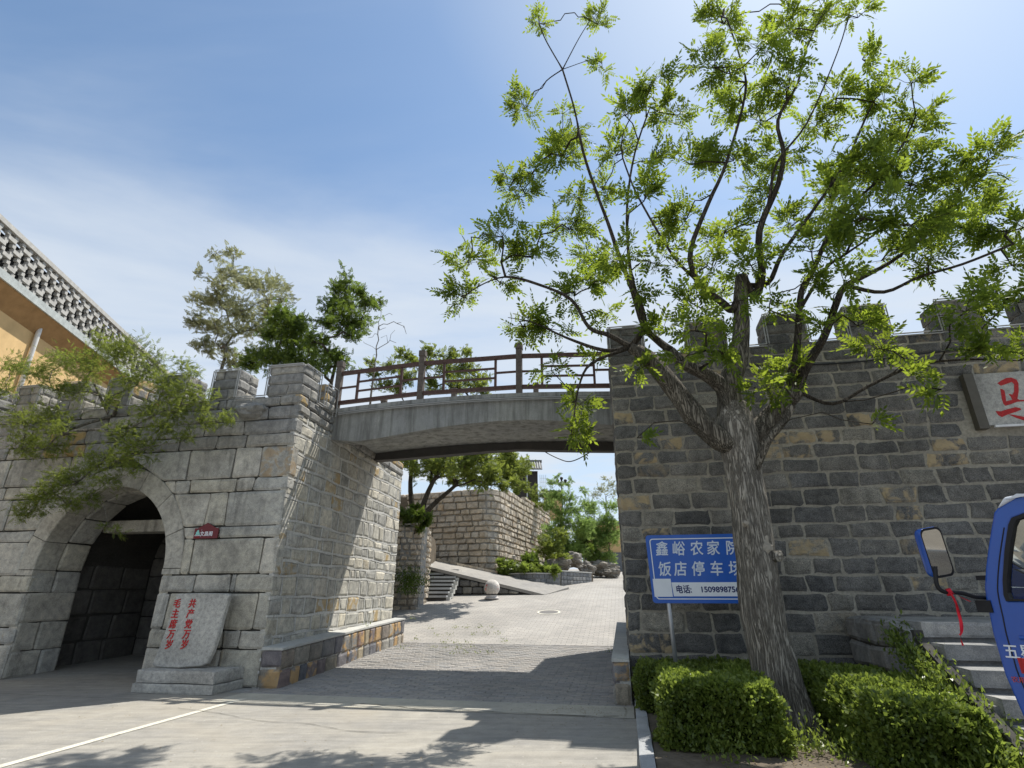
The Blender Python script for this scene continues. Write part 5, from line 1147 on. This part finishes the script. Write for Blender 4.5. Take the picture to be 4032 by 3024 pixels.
q1, q2, q3 = onY(1952, 2260, 30.5), onY(2110, 2290, 28.6), onY(2205, 2290, 29.4)
planter('curved grey brick planter with clipped green shrubs in the far court', [q1, onY(2030, 2285, 29.2), q2, q3], 2.62, 'a')
planter('smaller grey brick planter beside the rocks in the far court', [onY(2212, 2290, 29.7), onY(2330, 2270, 32.5)], 2.78, 'b')
m = MB(); m.hexa([fl(q1, 1.5), fl(q2 + np.array([0, .1, 0]), 1.5), fl(onY(2335, 2270, 32.8), 1.5), fl(onY(2150, 2260, 44), 1.5), fl(q1, 2.5), fl(q2 + np.array([0, .1, 0]), 2.5), fl(onY(2335, 2270, 32.8), 2.65), fl(onY(2150, 2260, 44), 3.6)])
tag(m.build('planter_bank', M['soil']), 'sloping earth bank behind the far planters', kind='structure')
def bush(name, label, cat, lst, Y, per, proto, mat, base_z, tr=.04, dens=.5, tw=5, tip=.006):
    c_ = px_clusters(lst, lambda x, y, i: Y + .5 * math.sin(i * 2.1), 1.); ctr = sum(q for q, r in c_) / len(c_)
    return simple_tree(name, label, cat, (ctr[0], Y, base_z), c_, per * 3.6, proto, 1., mat, M['branch'], tr, tw, dens=dens, tip=tip)
ov = simple_leafset(.11, .05)
bush('planter_shrub', 'low clipped green shrubs filling the curved planter', 'shrub', [(1975, 2225, 22), (2010, 2225, 24), (2050, 2240, 24), (2090, 2250, 22), (2140, 2248, 24), (2175, 2245, 18), (2000, 2250, 20), (1965, 2245, 14)], 29.6, 170, ov, M['leafhedge'], 2.3, .02, dens=.35)
bush('round_shrub', 'dark round shrub in the middle of the curved planter', 'shrub', [(2083, 2215, 26), (2090, 2205, 20)], 30.2, 320, ov, M['leafdark'], 2.4, .03, dens=.35)
bush('thin_sapling', 'thin bent sapling with loose pale leaves behind the planter', 'tree', [(2165, 2130, 34), (2150, 2170, 34), (2190, 2160, 34), (2180, 2200, 30), (2150, 2210, 22), (2200, 2100, 30), (2215, 2190, 28)], 31.5, 60, ov, M['leafshrub'], 2.5, .05, dens=.5)
bush('green_bush', 'bright green bush with upright shoots left of the far rocks', 'shrub', [(2230, 2150, 46), (2270, 2170, 40), (2200, 2190, 34), (2240, 2210, 26), (2170, 1950, 30), (2200, 2120, 44), (2250, 2140, 44), (2180, 2080, 40), (2300, 2060, 40), (2280, 2160, 40), (2230, 2180, 36), (2190, 1870, 12), (2195, 1900, 18), (2230, 1905, 14), (2170, 1900, 12), (2200, 1950, 30), (2240, 1960, 30), (2180, 2000, 30), (2220, 2020, 40), (2260, 2000, 34), (2260, 2060, 40), (2210, 2070, 36), (2290, 2110, 34), (2250, 1890, 10)], 36, 60, ov, M['leaflight'], 2.7, .07, dens=.6)
bush('green_bush', 'yellow green bush reaching the edge of the dark wall', 'shrub', [(2330, 2200, 30), (2370, 2190, 34), (2400, 2190, 30), (2300, 2140, 40), (2360, 2110, 44), (2400, 2130, 36), (2330, 2170, 34), (2420, 2100, 30), (2310, 2100, 40), (2300, 1930, 16), (2310, 1980, 28), (2340, 2010, 32), (2380, 2030, 36), (2400, 1990, 30), (2330, 2060, 40), (2380, 2090, 36), (2410, 2060, 30), (2350, 2130, 30)], 38, 66, ov, M['leaflight'], 2.8, .08, dens=.6)
bush('bare_tree', 'thin grey green tree behind the bushes at the passage edge', 'tree', [(2370, 1925, 26), (2400, 1905, 24), (2345, 1950, 20), (2410, 1940, 24), (2390, 1885, 14)], 46, 26, ov, M['leafpale'], 3.2, .08, dens=.6)
bush('dark_shrub', 'dark shrub in front of the rocks beyond the gateway', 'shrub', [(2290, 2090, 26), (2310, 2130, 26), (2330, 2160, 22), (2280, 2150, 22)], 37, 70, ov, M['leafdark'], 2.8, .05, dens=.6)
for i, (x, y, Y, r, lab) in enumerate(((2195, 2222, 31.5, (.7, .5, .34), 'pale pinkish rock beside the planter soil'), (2255, 2205, 33, (.55, .5, .4), 'tall grey rock under the green bush'), (2310, 2240, 34, (.45, .45, .36), 'slanting rock between the planter and the road'), (2370, 2238, 37, (1.0, .7, .42), 'broad pale boulder at the roadside'), (2408, 2255, 36, (.5, .5, .28), 'low flat boulder nearest the dark wall edge'))):
    p = onY(x, y, Y); tag(rock('roadside_rock', p, r, M['rock'], None, i + 3, 4, .5), lab, 'rock', 'rocks beside the lane')
yw = empty('yellow_house', (9, 50, 3), 'low ochre house with grey brick base at the end of the lane', 'house')
yv = onY(2330, 2160, 52)[0]; m = MB(); m.wbox(yv, yv + 14, 52, 58, 5.2, 7.6); m.build('wall', M['yellow'], yw)
m = MB(); m.wbox(yv - .1, yv + 14, 51.9, 58, 2.5, 5.2); m.build('brick_base', M['brickgrey'], yw); m = MB(); m.wbox(yv - .4, yv + 14.3, 51.5, 58.5, 7.6, 7.85); m.build('roof', M['rooftile'], yw)
# ochre garden wall top right of retaining wall
gw = empty('ochre_parapet', onY(2190, 1980, 46), 'short ochre wall standing on top of the retaining wall', 'wall'); a, b = onY(2145, 1975, 46), onY(2215, 1990, 46)
m = MB(); m.wbox(a[0], b[0], 46.5, 47, 7.4, 9.7); m.build('wall', M['yellow'], gw); m = MB(); m.wbox(a[0] - .1, b[0] + .1, 46.4, 47.1, 9.7, 9.85); m.build('coping', M['rooftile'], gw)
# small tile-roofed pavilion
pvn = empty('roof_pavilion', onY(2100, 1900, 49), 'small dark pavilion with grey tiled roof above the retaining wall', 'building')
a, b = onY(2020, 1905, 49), onY(2122, 1905, 49); zt_ = onY(2100, 1855, 49)[2]
m = MB(); m.wbox(a[0], b[0] - .1, 49, 51, 7.5, zt_); m.build('wall', M['darkwood'], pvn)
m = MB(); m.hexa([(a[0] - .3, 48.4, zt_), (b[0] + .3, 48.4, zt_), (b[0] + .3, 50, zt_ + .95), (a[0] - .3, 50, zt_ + .95), (a[0] - .3, 48.4, zt_ + .08), (b[0] + .3, 48.4, zt_ + .08), (b[0] + .3, 50, zt_ + 1.05), (a[0] - .3, 50, zt_ + 1.05)]); rf = m.build('roof', M['rooftile'], pvn)
for x in np.arange(a[0] - .2, b[0] + .3, .22): m = MB(); m.tube([(x, 48.37, zt_ + .12), (x, 50, zt_ + 1.09)], .05, 6); m.build('tile_rib', M['coping'], rf)
m = MB(); m.wbox(a[0] - .35, b[0] + .35, 49.95, 50.1, zt_ + 1.0, zt_ + 1.25); m.build('ridge', M['rooftile'], rf)
m = MB(); m.tube([fl(onY(2075, 1900, 48), 8.5), fl(onY(2075, 1830, 48), onY(2075, 1830, 48)[2])], .06, 6); m.build('post', M['steel'], pvn)
m = MB(); p = onY(2137, 1870, 48)
for k in range(4): m.tube([(p[0] - .25 + k * .17, 48, 8), (p[0] - .25 + k * .17, 48, p[2])], .015, 4)
for zz_ in np.arange(8.4, p[2], .35): m.tube([(p[0] - .25, 48, zz_), (p[0] + .28, 48, zz_)], .012, 4)
m.build('lattice_screen', M['strip'], pvn)
lp = empty('street_lamp', fl(onY(2211, 2000, 45), 4), 'far black street lamp with twin lanterns above the bushes', 'street lamp')
p = onY(2211, 1892, 45); m = MB(); m.tube([(p[0], 45, 3), (p[0], 45, p[2])], .05, 6); m.tube([(p[0] - .32, 45, p[2] - .25), (p[0], 45, p[2] - .1), (p[0] + .32, 45, p[2] - .25)], .03, 5); m.build('pole', M['wire'], lp)
for sx in (-.32, 0, .32): m = MB(); m.lathe((p[0] + sx, 45, p[2] - .22 + (.2 if sx == 0 else 0)), [(.06, 0), (.13, .2), (.14, .26), (.03, .34)], 8); m.build('lantern', M['trim'], lp)

# leaning tree on the rubble wall, seen under the bridge
CW = [(870, 985, 24), (1130, 1000, 18), (1120, 1015, 20), (885, 1000, 22), (920, 990, 24), (960, 985, 26), (1000, 990, 26), (1040, 985, 26), (1080, 990, 28), (1110, 1000, 24), (1060, 1015, 24), (1010, 1020, 22), (960, 1010, 22), (1100, 1030, 22), (1120, 1045, 16), (980, 1040, 16), (1040, 1040, 18), (900, 1020, 18), (1080, 1050, 14), (930, 1030, 12), (990, 965, 24), (1050, 960, 24), (900, 960, 24), (950, 955, 20), (1110, 975, 20)]
CW += [(1000, 1000, 30), (1045, 1005, 30), (1090, 1015, 28), (960, 1000, 28), (1060, 1040, 24), (1020, 1035, 24), (930, 1005, 26)]
c_ = px_clusters(CW, lambda x, y, i: 25.5 + 1.5 * math.sin(i * 1.7)) + px_clusters(CWX, lambda x, y, i: 25.8 + 1.0 * math.sin(i * 1.7))
bse = onY(1625, 2020, 24.8); bse = np.array([bse[0], 24.8, 4.3])
simple_tree('leaning_tree', 'leaning dark trunked tree with broad crown seen under and above the bridge', 'tree', bse, c_, 150, simple_leafset(.10, .055), 1., M['leafshrub'], M['branch'], .16, 6, stems=[onY(1622, 1790, 24.8), onY(1760, 1800, 25), onY(1800, 1905, 25)], dens=.45, tip=.008)
bush('ivy', 'dark creeping shrub spilling over the rubble wall top', 'shrub', [(1590, 2020, 26), (1620, 2040, 28), (1650, 2030, 26), (1675, 2055, 20), (1600, 2060, 22), (1690, 2040, 14), (1660, 2080, 14), (1640, 2000, 14)], 23.9, 120, ov, M['leafdark'], 4.0, .03, dens=.45)
bush('ledge_bush', 'brownish green bush on the far end of the retaining wall', 'shrub', [(2110, 1960, 24), (2150, 1950, 26), (2130, 1990, 20), (2170, 1985, 16), (2090, 1930, 20), (2060, 1900, 24), (2040, 1930, 22)], 41, 70, ov, M['leafshrub'], 7.8, .05, dens=.6)

# ------------------------------------------------------------------ yellow building at left
yb = empty('ochre_building', (-18, 18, 0), 'tall ochre building with grey brick lattice parapet at far left', 'building')
Qy = onY(0, 1075, 16); bY = R(-10.2); NY = np.array([math.cos(bY), -math.sin(bY), 0]); DY = np.array([math.sin(bY), math.cos(bY), 0]); Q0 = np.array([Qy[0], Qy[1], 0])
YB = lambda s, o, z: Q0 + DY * s + NY * o + Z * z
def ybox(m, s0, s1, o0, o1, z0, z1): m.hexa([YB(s0, o0, z0), YB(s0, o1, z0), YB(s1, o1, z0), YB(s1, o0, z0), YB(s0, o0, z1), YB(s0, o1, z1), YB(s1, o1, z1), YB(s1, o0, z1)])
S0, S1 = -7., 15.
m = MB(); ybox(m, S0, S1, -9, -.55, 0, 11.5); m.build('wall', M['yellow'], yb)
m = MB(); m.hexa([YB(S0 - .2, -.549, 11.05), YB(S0 - .2, -.04, 11.68), YB(S1 + .2, -.04, 11.68), YB(S1 + .2, -.549, 11.05), YB(S0 - .2, -.549, 11.7), YB(S0 - .2, -.04, 11.7), YB(S1 + .2, -.04, 11.7), YB(S1 + .2, -.549, 11.7)]); m.build('sloping_eave', M['ochre'], yb)
m = MB(); ybox(m, S0 - .2, S1 + .2, -9, .03, 11.7, 12.0); m.build('eave_band', M['eave'], yb)
m = MB(); ybox(m, S0 - .2, S1 + .2, -.32, .03, 13.42, 13.6); m.build('parapet_cap', M['lattice'], yb)
m = MB(); m.hexa([YB(S0, -3.2, 12.0), YB(S0, -.34, 12.0), YB(S1, -.34, 12.0), YB(S1, -3.2, 12.0), YB(S0, -3.2, 13.4), YB(S0, -.36, 13.38), YB(S1, -.36, 13.38), YB(S1, -3.2, 13.4)]); m.build('tiled_roof', M['darkback'], yb)
PER = .80; nr = 9; rh = (13.42 - 12.0) / nr; lat = []
for r_ in range(nr):
    spans = []
    k0 = int((S0) / PER) - 1; k1 = int(S1 / PER) + 1
    for k in range(k0, k1):
        if r_ % 2: o = (.5 if (r_ // 2) % 2 else 0) * PER; spans.append((k * PER + o + .25 * PER, k * PER + o + .75 * PER))
        else: spans += [(k * PER + .15 * PER, k * PER + .35 * PER), (k * PER + .65 * PER, k * PER + .85 * PER)]
    for a, b in spans:
        if a < S0 or b > S1: continue
        m = MB(); z0 = 12.0 + r_ * rh; ybox(m, a, b, -.15 - .0, -.0 if r_ % 2 else -.03, z0 + .008, z0 + rh - .008); c = YB((a + b) / 2, 0, z0)
        lat.append(dict(v=[np.array(x) for x in m.v], f=m.f, c=c, a=1 / zdist(c) ** 2 * (1 if inview(c) else .01)))
place(lat, yb, M['lattice'], 'lattice_brick')
m = MB(); m.tube([YB(3.24, -.42, 11.3), YB(3.24, -.42, 11.1), YB(3.26, -.42, 6)], .085, 12); m.build('drain_pipe', M['pipe'], yb, True)

# ------------------------------------------------------------------ blue parking sign
sg = empty('parking_sign', (2.9, 9.2, 0), 'blue parking sign with white Chinese characters behind the trunk', 'sign')
SY = 9.2; pA = onY(2540, 2108, SY); pB = onY(2572, 2375, SY); ox = (pA[0] + pB[0]) / 2 - .0
o0 = np.array([pB[0] - .0, SY, pB[2]]); SW, SH = 1.80, pA[2] - pB[2]
SU = U; tilt = np.array([-.035, 0, 1.]) ; tilt /= np.linalg.norm(tilt)
SP = lambda a, b, o=0.: o0 + SU * a + tilt * b - V * o
def rrect(a0, b0, a1, b1, r, n=5):
    pts = []
    for cx_, cy_, s in ((a1 - r, b0 + r, -.5), (a1 - r, b1 - r, 0), (a0 + r, b1 - r, .5), (a0 + r, b0 + r, 1)):
        for k in range(n + 1): t_ = (s + .5 * k / n) * math.pi; pts.append((cx_ + r * math.cos(t_), cy_ + r * math.sin(t_)))
    return pts
poly_prism([SP(*p) for p in rrect(0, 0, SW, SH, .05)], -V, .012, 'plate', M['signblue'], sg)
def ringline(r1, r2, o, mat, name):
    n = len(r1); vs = [SP(*p, o) for p in r1] + [SP(*p, o) for p in r2]; mesh_obj(name, vs, [(i, (i + 1) % n, n + (i + 1) % n, n + i) for i in range(n)], mat, sg)
ringline(rrect(.055, .055, SW - .055, SH - .055, .05), rrect(.07, .07, SW - .07, SH - .07, .04), .003, M['signwhite'], 'border_line')
sc_ = SH / 750.; 
def SX(x, y): return ((x - 560) / 2.765 / F * zdist(o0) + .0, (1180 - y) / 2.765 / F * zdist(o0) / 1.0)
k_ = zdist(o0) / F / 2.765
def spx(x, y): q = onY(2350 + x / 2.765, 1950 + y / 2.765, SY); return (q[0] - o0[0]) / SU[0], q[2] - o0[2]
for word, xs, y in (('鑫峪农家院', (715, 885, 1070, 1235, 1425, 1590), 595), ('饭店停车场', (740, 900, 1080, 1265, 1450), 815)):
    for ch, x in zip(word, xs):
        a, b = spx(x, y); text(ch, .232, SP(a + .0, b, .003), SU, tilt, M['signtext'], sg, 'character', .0035, .002, shear=.12, wx=.88)
a0, b0 = spx(830, 1100); a1, b1 = spx(815, 950)
poly_prism([SP(a0, b0 + .0, .004), SP(SW - .1, b0, .004), SP(SW - .1, b1, .004), SP(a0 - .01, b1, .004)], -V, .002, 'phone_panel', M['signwhite'], sg)
qa0, qb0 = spx(632, 1105); qa1, qb1 = spx(800, 910)
poly_prism([SP(qa0, qb0, .004), SP(qa1, qb0, .004), SP(qa1 - .0, qb1, .004), SP(qa0, qb1, .004)], -V, .002, 'blank_square', M['signwhite'], sg)
a, b = spx(850, 1030); text('电话:', .128, SP(a, b, .0065), SU, tilt, M['navy'], sg, 'phone_word', .003, .001, False, wx=.85)
a, b = spx(1098, 1030); text('1509898756', .116, SP(a, b, .0065), SU, tilt, M['navy'], sg, 'phone_digits', .003, .001, False, wx=1.0)
for a, nm in ((.245, 1), (SW - .3, 2)):
    m = MB(); p_ = SP(a, .3, -.035); q_ = p_ + np.array([.02, 0, 0]); m.tube([np.array([p_[0] + .04, p_[1], .02]), SP(a, SH - .1, -.035)], .033, 14); m.build('post', M['steel'], sg, True)

# ------------------------------------------------------------------ blue truck, partly in frame
tk = empty('small_blue_truck', (4.2, 4.4, 0), 'blue light truck cab with white roof at the right edge', 'truck')
TY = 3.7; TD = 1.55
TP = onY(3870, 2330, TY); TP[2] = 0
WL[tk.name] = TP.copy(); tk.location = tuple(TP); THA = R(-60); tk.rotation_euler = (0, 0, THA)
TXA = np.array([math.cos(THA), math.sin(THA), 0]); TYA = np.array([-math.sin(THA), math.cos(THA), 0])
def w2t(p): d = np.array(p) - TP; return np.array([TP[0] + d @ TXA, TY + d @ TYA, p[2]])
def cpo(x, y): r = ray(x, y); q = CAMP + r * (np.dot(TP - CAMP, TYA) / np.dot(r, TYA)); q = w2t(q); return (q[0], q[2])
def cp(x, y): return cpo(3500 + x / 2.0737, 1850 + y / 2.0737)
outl = [cp(890, 305), cp(855, 350), cp(832, 480), cp(805, 650), cp(787, 800), cp(778, 960), cp(790, 1060), cp(820, 1200), cp(850, 1350), cp(900, 1520), cp(945, 1670), cpo(4032, 2830), cpo(4080, 2930)]
xr = TP[0] + 1.75; FX = TP[0] - 2.95; roofz = cpo(4032, 1915)[1] + .06; botz = .72
side = [(x, z) for x, z in outl] + [(outl[-1][0] + .1, botz), (xr, botz), (xr, roofz - .12), (outl[0][0] + .62, roofz - .12), (outl[0][0] + .40, roofz - .20), (outl[0][0] + .12, outl[0][1] + .06)]
wn_ = [cp(1010, 395), cp(985, 450), cp(955, 650), cp(938, 900), cp(945, 1020), cp(965, 1070)]
win = wn_ + [(TP[0] + 1.2, wn_[-1][1]), (TP[0] + 1.25, wn_[-1][1] + .04), (TP[0] + 1.25, wn_[0][1] + .06), (TP[0] + 1.2, wn_[0][1] + .09), (wn_[0][0] + .2, wn_[0][1] + .06)]
def side_panel(y, name, thick):
    bm = bmesh.new(); o_ = [bm.verts.new((x, y, z)) for x, z in side]; w_ = [bm.verts.new((x, y, z)) for x, z in win]
    for L_ in (o_, w_):
        for i in range(len(L_)): bm.edges.new((L_[i], L_[(i + 1) % len(L_)]))
    bmesh.ops.triangle_fill(bm, edges=bm.edges, use_beauty=True); 
    cxw = sum(x for x, z in win) / len(win)
    fs_del = []
    from mathutils.geometry import intersect_point_tri_2d
    def inside(px_, pz_):
        c = False; n = len(win); j = n - 1
        for i in range(n):
            xi, zi = win[i]; xj, zj = win[j]
            if (zi > pz_) != (zj > pz_) and px_ < (xj - xi) * (pz_ - zi) / (zj - zi + 1e-12) + xi: c = not c
            j = i
        return c
    for f in bm.faces:
        m_ = f.calc_center_median()
        if inside(m_.x, m_.z): fs_del.append(f)
    bmesh.ops.delete(bm, geom=fs_del, context='FACES_ONLY')
    r = bmesh.ops.extrude_face_region(bm, geom=list(bm.faces)); bmesh.ops.translate(bm, vec=(0, thick, 0), verts=[x for x in r['geom'] if isinstance(x, bmesh.types.BMVert)])
    bmesh.ops.recalc_face_normals(bm, faces=bm.faces); bm.verts.index_update(); vs = [np.array(v.co) for v in bm.verts]; fs = [tuple(v.index for v in f.verts) for f in bm.faces]; bm.free()
    return bevelled(mesh_obj(name, vs, fs, M['truckblue'], tk), .012, 3)
side_panel(TY, 'cab_side', .05); side_panel(TY + TD, 'cab_side', .05)
# front skin following the outline, with windscreen opening band
front = side[-1:] + side[:14]
def skin(pts, y0, y1, mat, name, th=.02):
    n = len(pts); vs = []
    for (x, z) in pts: vs += [(x, y0, z), (x, y1, z), (x + .025, y1, z), (x + .025, y0, z)]
    fs = [(4 * i + j, 4 * i + (j + 1) % 4, 4 * (i + 1) + (j + 1) % 4, 4 * (i + 1) + j) for i in range(n - 1) for j in range(4)] + [(0, 1, 2, 3), tuple(4 * (n - 1) + j for j in (3, 2, 1, 0))]
    return mesh_obj(name, vs, fs, mat, tk, True)
skin(front[6:], TY + .03, TY + TD + .02, M['truckblue'], 'front_panel'); mesh_obj('windscreen', [p for (x, z) in front[:7] for p in ((x + .012, TY + .06, z), (x + .012, TY + TD - .01, z))], [(2 * i, 2 * i + 1, 2 * i + 3, 2 * i + 2) for i in range(6)], M['glass'], tk)
m = MB(); zr_ = roofz
prof = [(outl[0][0] - .005, outl[0][1] - .01), (outl[0][0] + .05, outl[0][1] + .055), (outl[0][0] + .2, zr_ - .1), (outl[0][0] + .4, zr_ - .03), (outl[0][0] + .7, zr_), (xr - .2, zr_ + .01), (xr, zr_ - .05), (xr + .01, zr_ - .12), (outl[0][0] + .62, zr_ - .125), (outl[0][0] + .40, zr_ - .205), (outl[0][0] + .12, outl[0][1] + .05)]
vs = [(x, TY - .02, z) for x, z in prof] + [(x, TY + TD + .07, z) for x, z in prof]; n = len(prof)
bevelled(mesh_obj('roof', vs, [(i, (i + 1) % n, n + (i + 1) % n, n + i) for i in range(n)] + [tuple(range(n))[::-1], tuple(range(n, 2 * n))], M['truckwhite'], tk), .015, 3)
# window rubber, glass
for yy, sg_ in ((TY, -1), (TY + TD + .05, 1)):
    m = MB(); cxw, czw = sum(x for x, z in win) / len(win), sum(z for x, z in win) / len(win); n = len(win); vs = []
    for (x, z) in win:
        d = np.array([cxw - x, czw - z]); d /= np.linalg.norm(d); vs += [(x - d[0] * .004, yy + sg_ * .008, z - d[1] * .004), (x + d[0] * .022, yy + sg_ * .008, z + d[1] * .022), (x + d[0] * .022, yy - sg_ * .05, z + d[1] * .022), (x - d[0] * .004, yy - sg_ * .05, z - d[1] * .004)]
    mesh_obj('window_seal', vs, [(4 * i + j, 4 * i + (j + 1) % 4, 4 * ((i + 1) % n) + (j + 1) % 4, 4 * ((i + 1) % n) + j) for i in range(n) for j in range(4)], M['trim'], tk)
    mesh_obj('door_glass', [(x, yy - sg_ * .025, z) for x, z in win], [tuple(range(n))], M['glass'], tk)
m = MB(); m.wbox(FX + 4.72, FX + 4.76, TY + .05, TY + TD, botz, roofz - .6); m.wbox(FX + 3.3, FX + 4.7, TY + .05, TY + TD, botz, botz + .05); m.build('cab_rear', M['truckblue'], tk)
m = MB(); m.wbox(FX + 3.55, FX + 4.4, TY + .15, TY + TD - .1, botz + .2, 1.25); m.wbox(FX + 4.3, FX + 4.5, TY + .15, TY + TD - .1, 1.25, 1.72); bevelled(m.build('seat', M['trim'], tk), .04)
m = MB(); m.wbox(FX + 4.85, FX + 7.6, TY - .05, TY + TD + .1, .85, .95); m.wbox(FX + 4.85, FX + 7.6, TY - .05, TY, .95, 1.4); m.wbox(FX + 4.85, FX + 7.6, TY + TD + .05, TY + TD + .1, .95, 1.4); m.wbox(FX + 7.56, FX + 7.6, TY, TY + TD + .05, .95, 1.4); m.build('cargo_bed', M['truckblue'], tk)
m = MB(); m.wbox(FX + 3.5, FX + 7.4, TY + .4, TY + .52, .55, .71); m.wbox(FX + 3.5, FX + 7.4, TY + TD - .5, TY + TD - .38, .55, .71); m.build('chassis', M['trim'], tk)
for x in (FX + 3.75, FX + 6.6):
    for y in (TY + .12, TY + TD - .08):
        w_ = []
        def wheel(m, r0, r1, hw):
            b = len(m.v); n = 28
            for yy in (-hw, hw):
                for rr__ in (r0, r1):
                    for k in range(n): a_ = 2 * math.pi * k / n; m.v.append((x + rr__ * math.cos(a_), y + yy, .36 + rr__ * math.sin(a_)))
            for k in range(n):
                q = (k + 1) % n; m.f += [(b + n + k, b + n + q, b + 3 * n + q, b + 3 * n + k), (b + k, b + q, b + n + q, b + n + k), (b + 2 * n + q, b + 2 * n + k, b + 3 * n + k, b + 3 * n + q), (b + q, b + k, b + 2 * n + k, b + 2 * n + q)]
        m = MB(); wheel(m, .22, .36, .09); w0 = m.build('wheel', M['tyre'], tk); m = MB(); wheel(m, .02, .215, .07); m.build('rim', M['steel'], w0)
m = MB(); sm_ = [(x + .07, TY - .001, z) for x, z in outl[2:12]]; m.tube(catmull(sm_, 3), .0035, 5); m.build('door_seam', M['trim'], tk)
m = MB(); m.tube([(TP[0] + .12, TY - .006, 1.36), (TP[0] + 1.5, TY - .006, 1.34)], .012, 8); m.build('side_moulding', M['truckblue'], tk)
# lettering on the door
a = cp(985, 1490)
text('五星', .088, np.array([cp(938, 1485)[0], TY - .004, a[1]]), (1, 0, 0), (0, 0, 1), M['signwhite'], tk, 'door_lettering', .001, .001, False, wx=.9)
m = MB(); x0 = cp(1040, 1500)[0]; m.wbox(x0, x0 + .3, TY - .006, TY - .003, cp(0, 1560)[1], cp(0, 1455)[1]); m.build('red_emblem', M['red'], tk)
text('农用运输车', .035, np.array([cp(970, 1600)[0], TY - .004, cp(0, 1610)[1]]), (1, 0, 0), (0, 0, 1), M['ballred'], tk, 'small_lettering', 0, .001, False)
# rear-view mirror on its arm, ribbon
def mpw(x, y, Y=TY): return onY(3500 + x / 2.0737, 1850 + y / 2.0737, Y)
def mp_(x, y, Y=TY): return w2t(mpw(x, y, Y))
arm = [mp_(800, 1045, TY + .03), mp_(700, 1035), mp_(590, 1005), mp_(480, 1000), mp_(420, 980), mp_(390, 930), mp_(380, 850), mp_(378, 790)]
m = MB(); m.tube(catmull(arm, 6), .013, 10); am_ = m.build('mirror_arm', M['trim'], tk, True)
m = MB(); bq = mp_(775, 1110, TY + .03); m.wbox(bq[0] - .03, bq[0] + .05, bq[1] - .03, bq[1] + .03, mpw(780, 1165)[2], mpw(780, 1065)[2]); m.build('arm_bracket', M['trim'], am_)
m = MB(); bq = mp_(768, 885, TY + .03); m.wbox(bq[0] - .03, bq[0] + .05, bq[1] - .02, bq[1] + .02, mpw(770, 900)[2], mpw(770, 862)[2]); m.build('upper_hinge', M['trim'], tk)
mc = mpw(392, 672, TY); mw, mh_ = .125 * .98, .175
mn = np.array([.10, -.99, -.10]); mn /= np.linalg.norm(mn); mxx_ = np.cross([0, 0, 1.], mn) * -1; mxx_ = np.cross(mn, [0, 0, 1.]) * -1; mxx_ /= np.linalg.norm(mxx_); mzz = np.cross(mxx_, mn) * -1
if mzz[2] < 0: mzz = -mzz
mo = rrect(-.088, -.148, .088, .148, .040, 6)
mca, msa = math.cos(R(9)), math.sin(R(9)); mxx_, mzz = mxx_ * mca + mzz * msa, mzz * mca - mxx_ * msa
sx_ = lambda p: mc + mxx_ * p[0] * .84 + mzz * p[1]
mnT = None
n = len(mo); layers = [(.0, 1.0), (-.015, 1.06), (-.05, 1.02), (-.075, .8), (-.082, .4)]
vs = [w2t(sx_((p[0] * s, p[1] * s)) + mn * o) for o, s in layers for p in mo]; fs = [(k * n + i, k * n + (i + 1) % n, (k + 1) * n + (i + 1) % n, (k + 1) * n + i) for k in range(len(layers) - 1) for i in range(n)] + [tuple((len(layers) - 1) * n + i for i in range(n))]
mir = mesh_obj('mirror_housing', vs, fs, M['truckblue'], tk, True)
rm_ = [w2t(sx_((p[0] * k_, p[1] * k_)) + mn * .002) for k_ in (1.045, .95) for p in mo]; mesh_obj('mirror_rim', rm_, [(i, (i + 1) % n, n + (i + 1) % n, n + i) for i in range(n)], M['trim'], mir)
mesh_obj('mirror_glass', [w2t(sx_((p[0] * .99, p[1] * .99)) + mn * .001) for p in mo], [tuple(range(n))], M['mirror'], mir)
rib = empty('red_ribbon', mpw(480, 985, TY - .02), 'red ribbon knotted on the truck mirror arm', 'ribbon')
def ribbon(pts, w, tw):
    P = catmull([mpw(x, y, TY - .02 - .01 * i) for i, (x, y) in enumerate(pts)], 6); vs = []
    for i, p in enumerate(P):
        a_ = tw * i / len(P); d = np.array([math.cos(a_), math.sin(a_), .1]) * w / 2; vs += [p - d, p + d]
    return vs, [(2 * i, 2 * i + 1, 2 * i + 3, 2 * i + 2) for i in range(len(P) - 1)]
mesh_obj('tail', *ribbon([(485, 985), (530, 1050), (560, 1150), (585, 1230), (590, 1300), (585, 1370), (605, 1435)], .016, 5), M['ribbon'], rib)
mesh_obj('tail', *ribbon([(488, 985), (535, 1060), (575, 1160), (600, 1235), (600, 1310), (580, 1350)], .012, -4), M['ribbon'], rib)
mesh_obj('tail', *ribbon([(485, 985), (540, 1015), (600, 1045), (665, 1075)], .01, 3), M['ribbon'], rib)
m = MB(); m.tube([mpw(475, 975), mpw(505, 1020)], .02, 8); m.build('knot', M['ribbon'], rib, True)
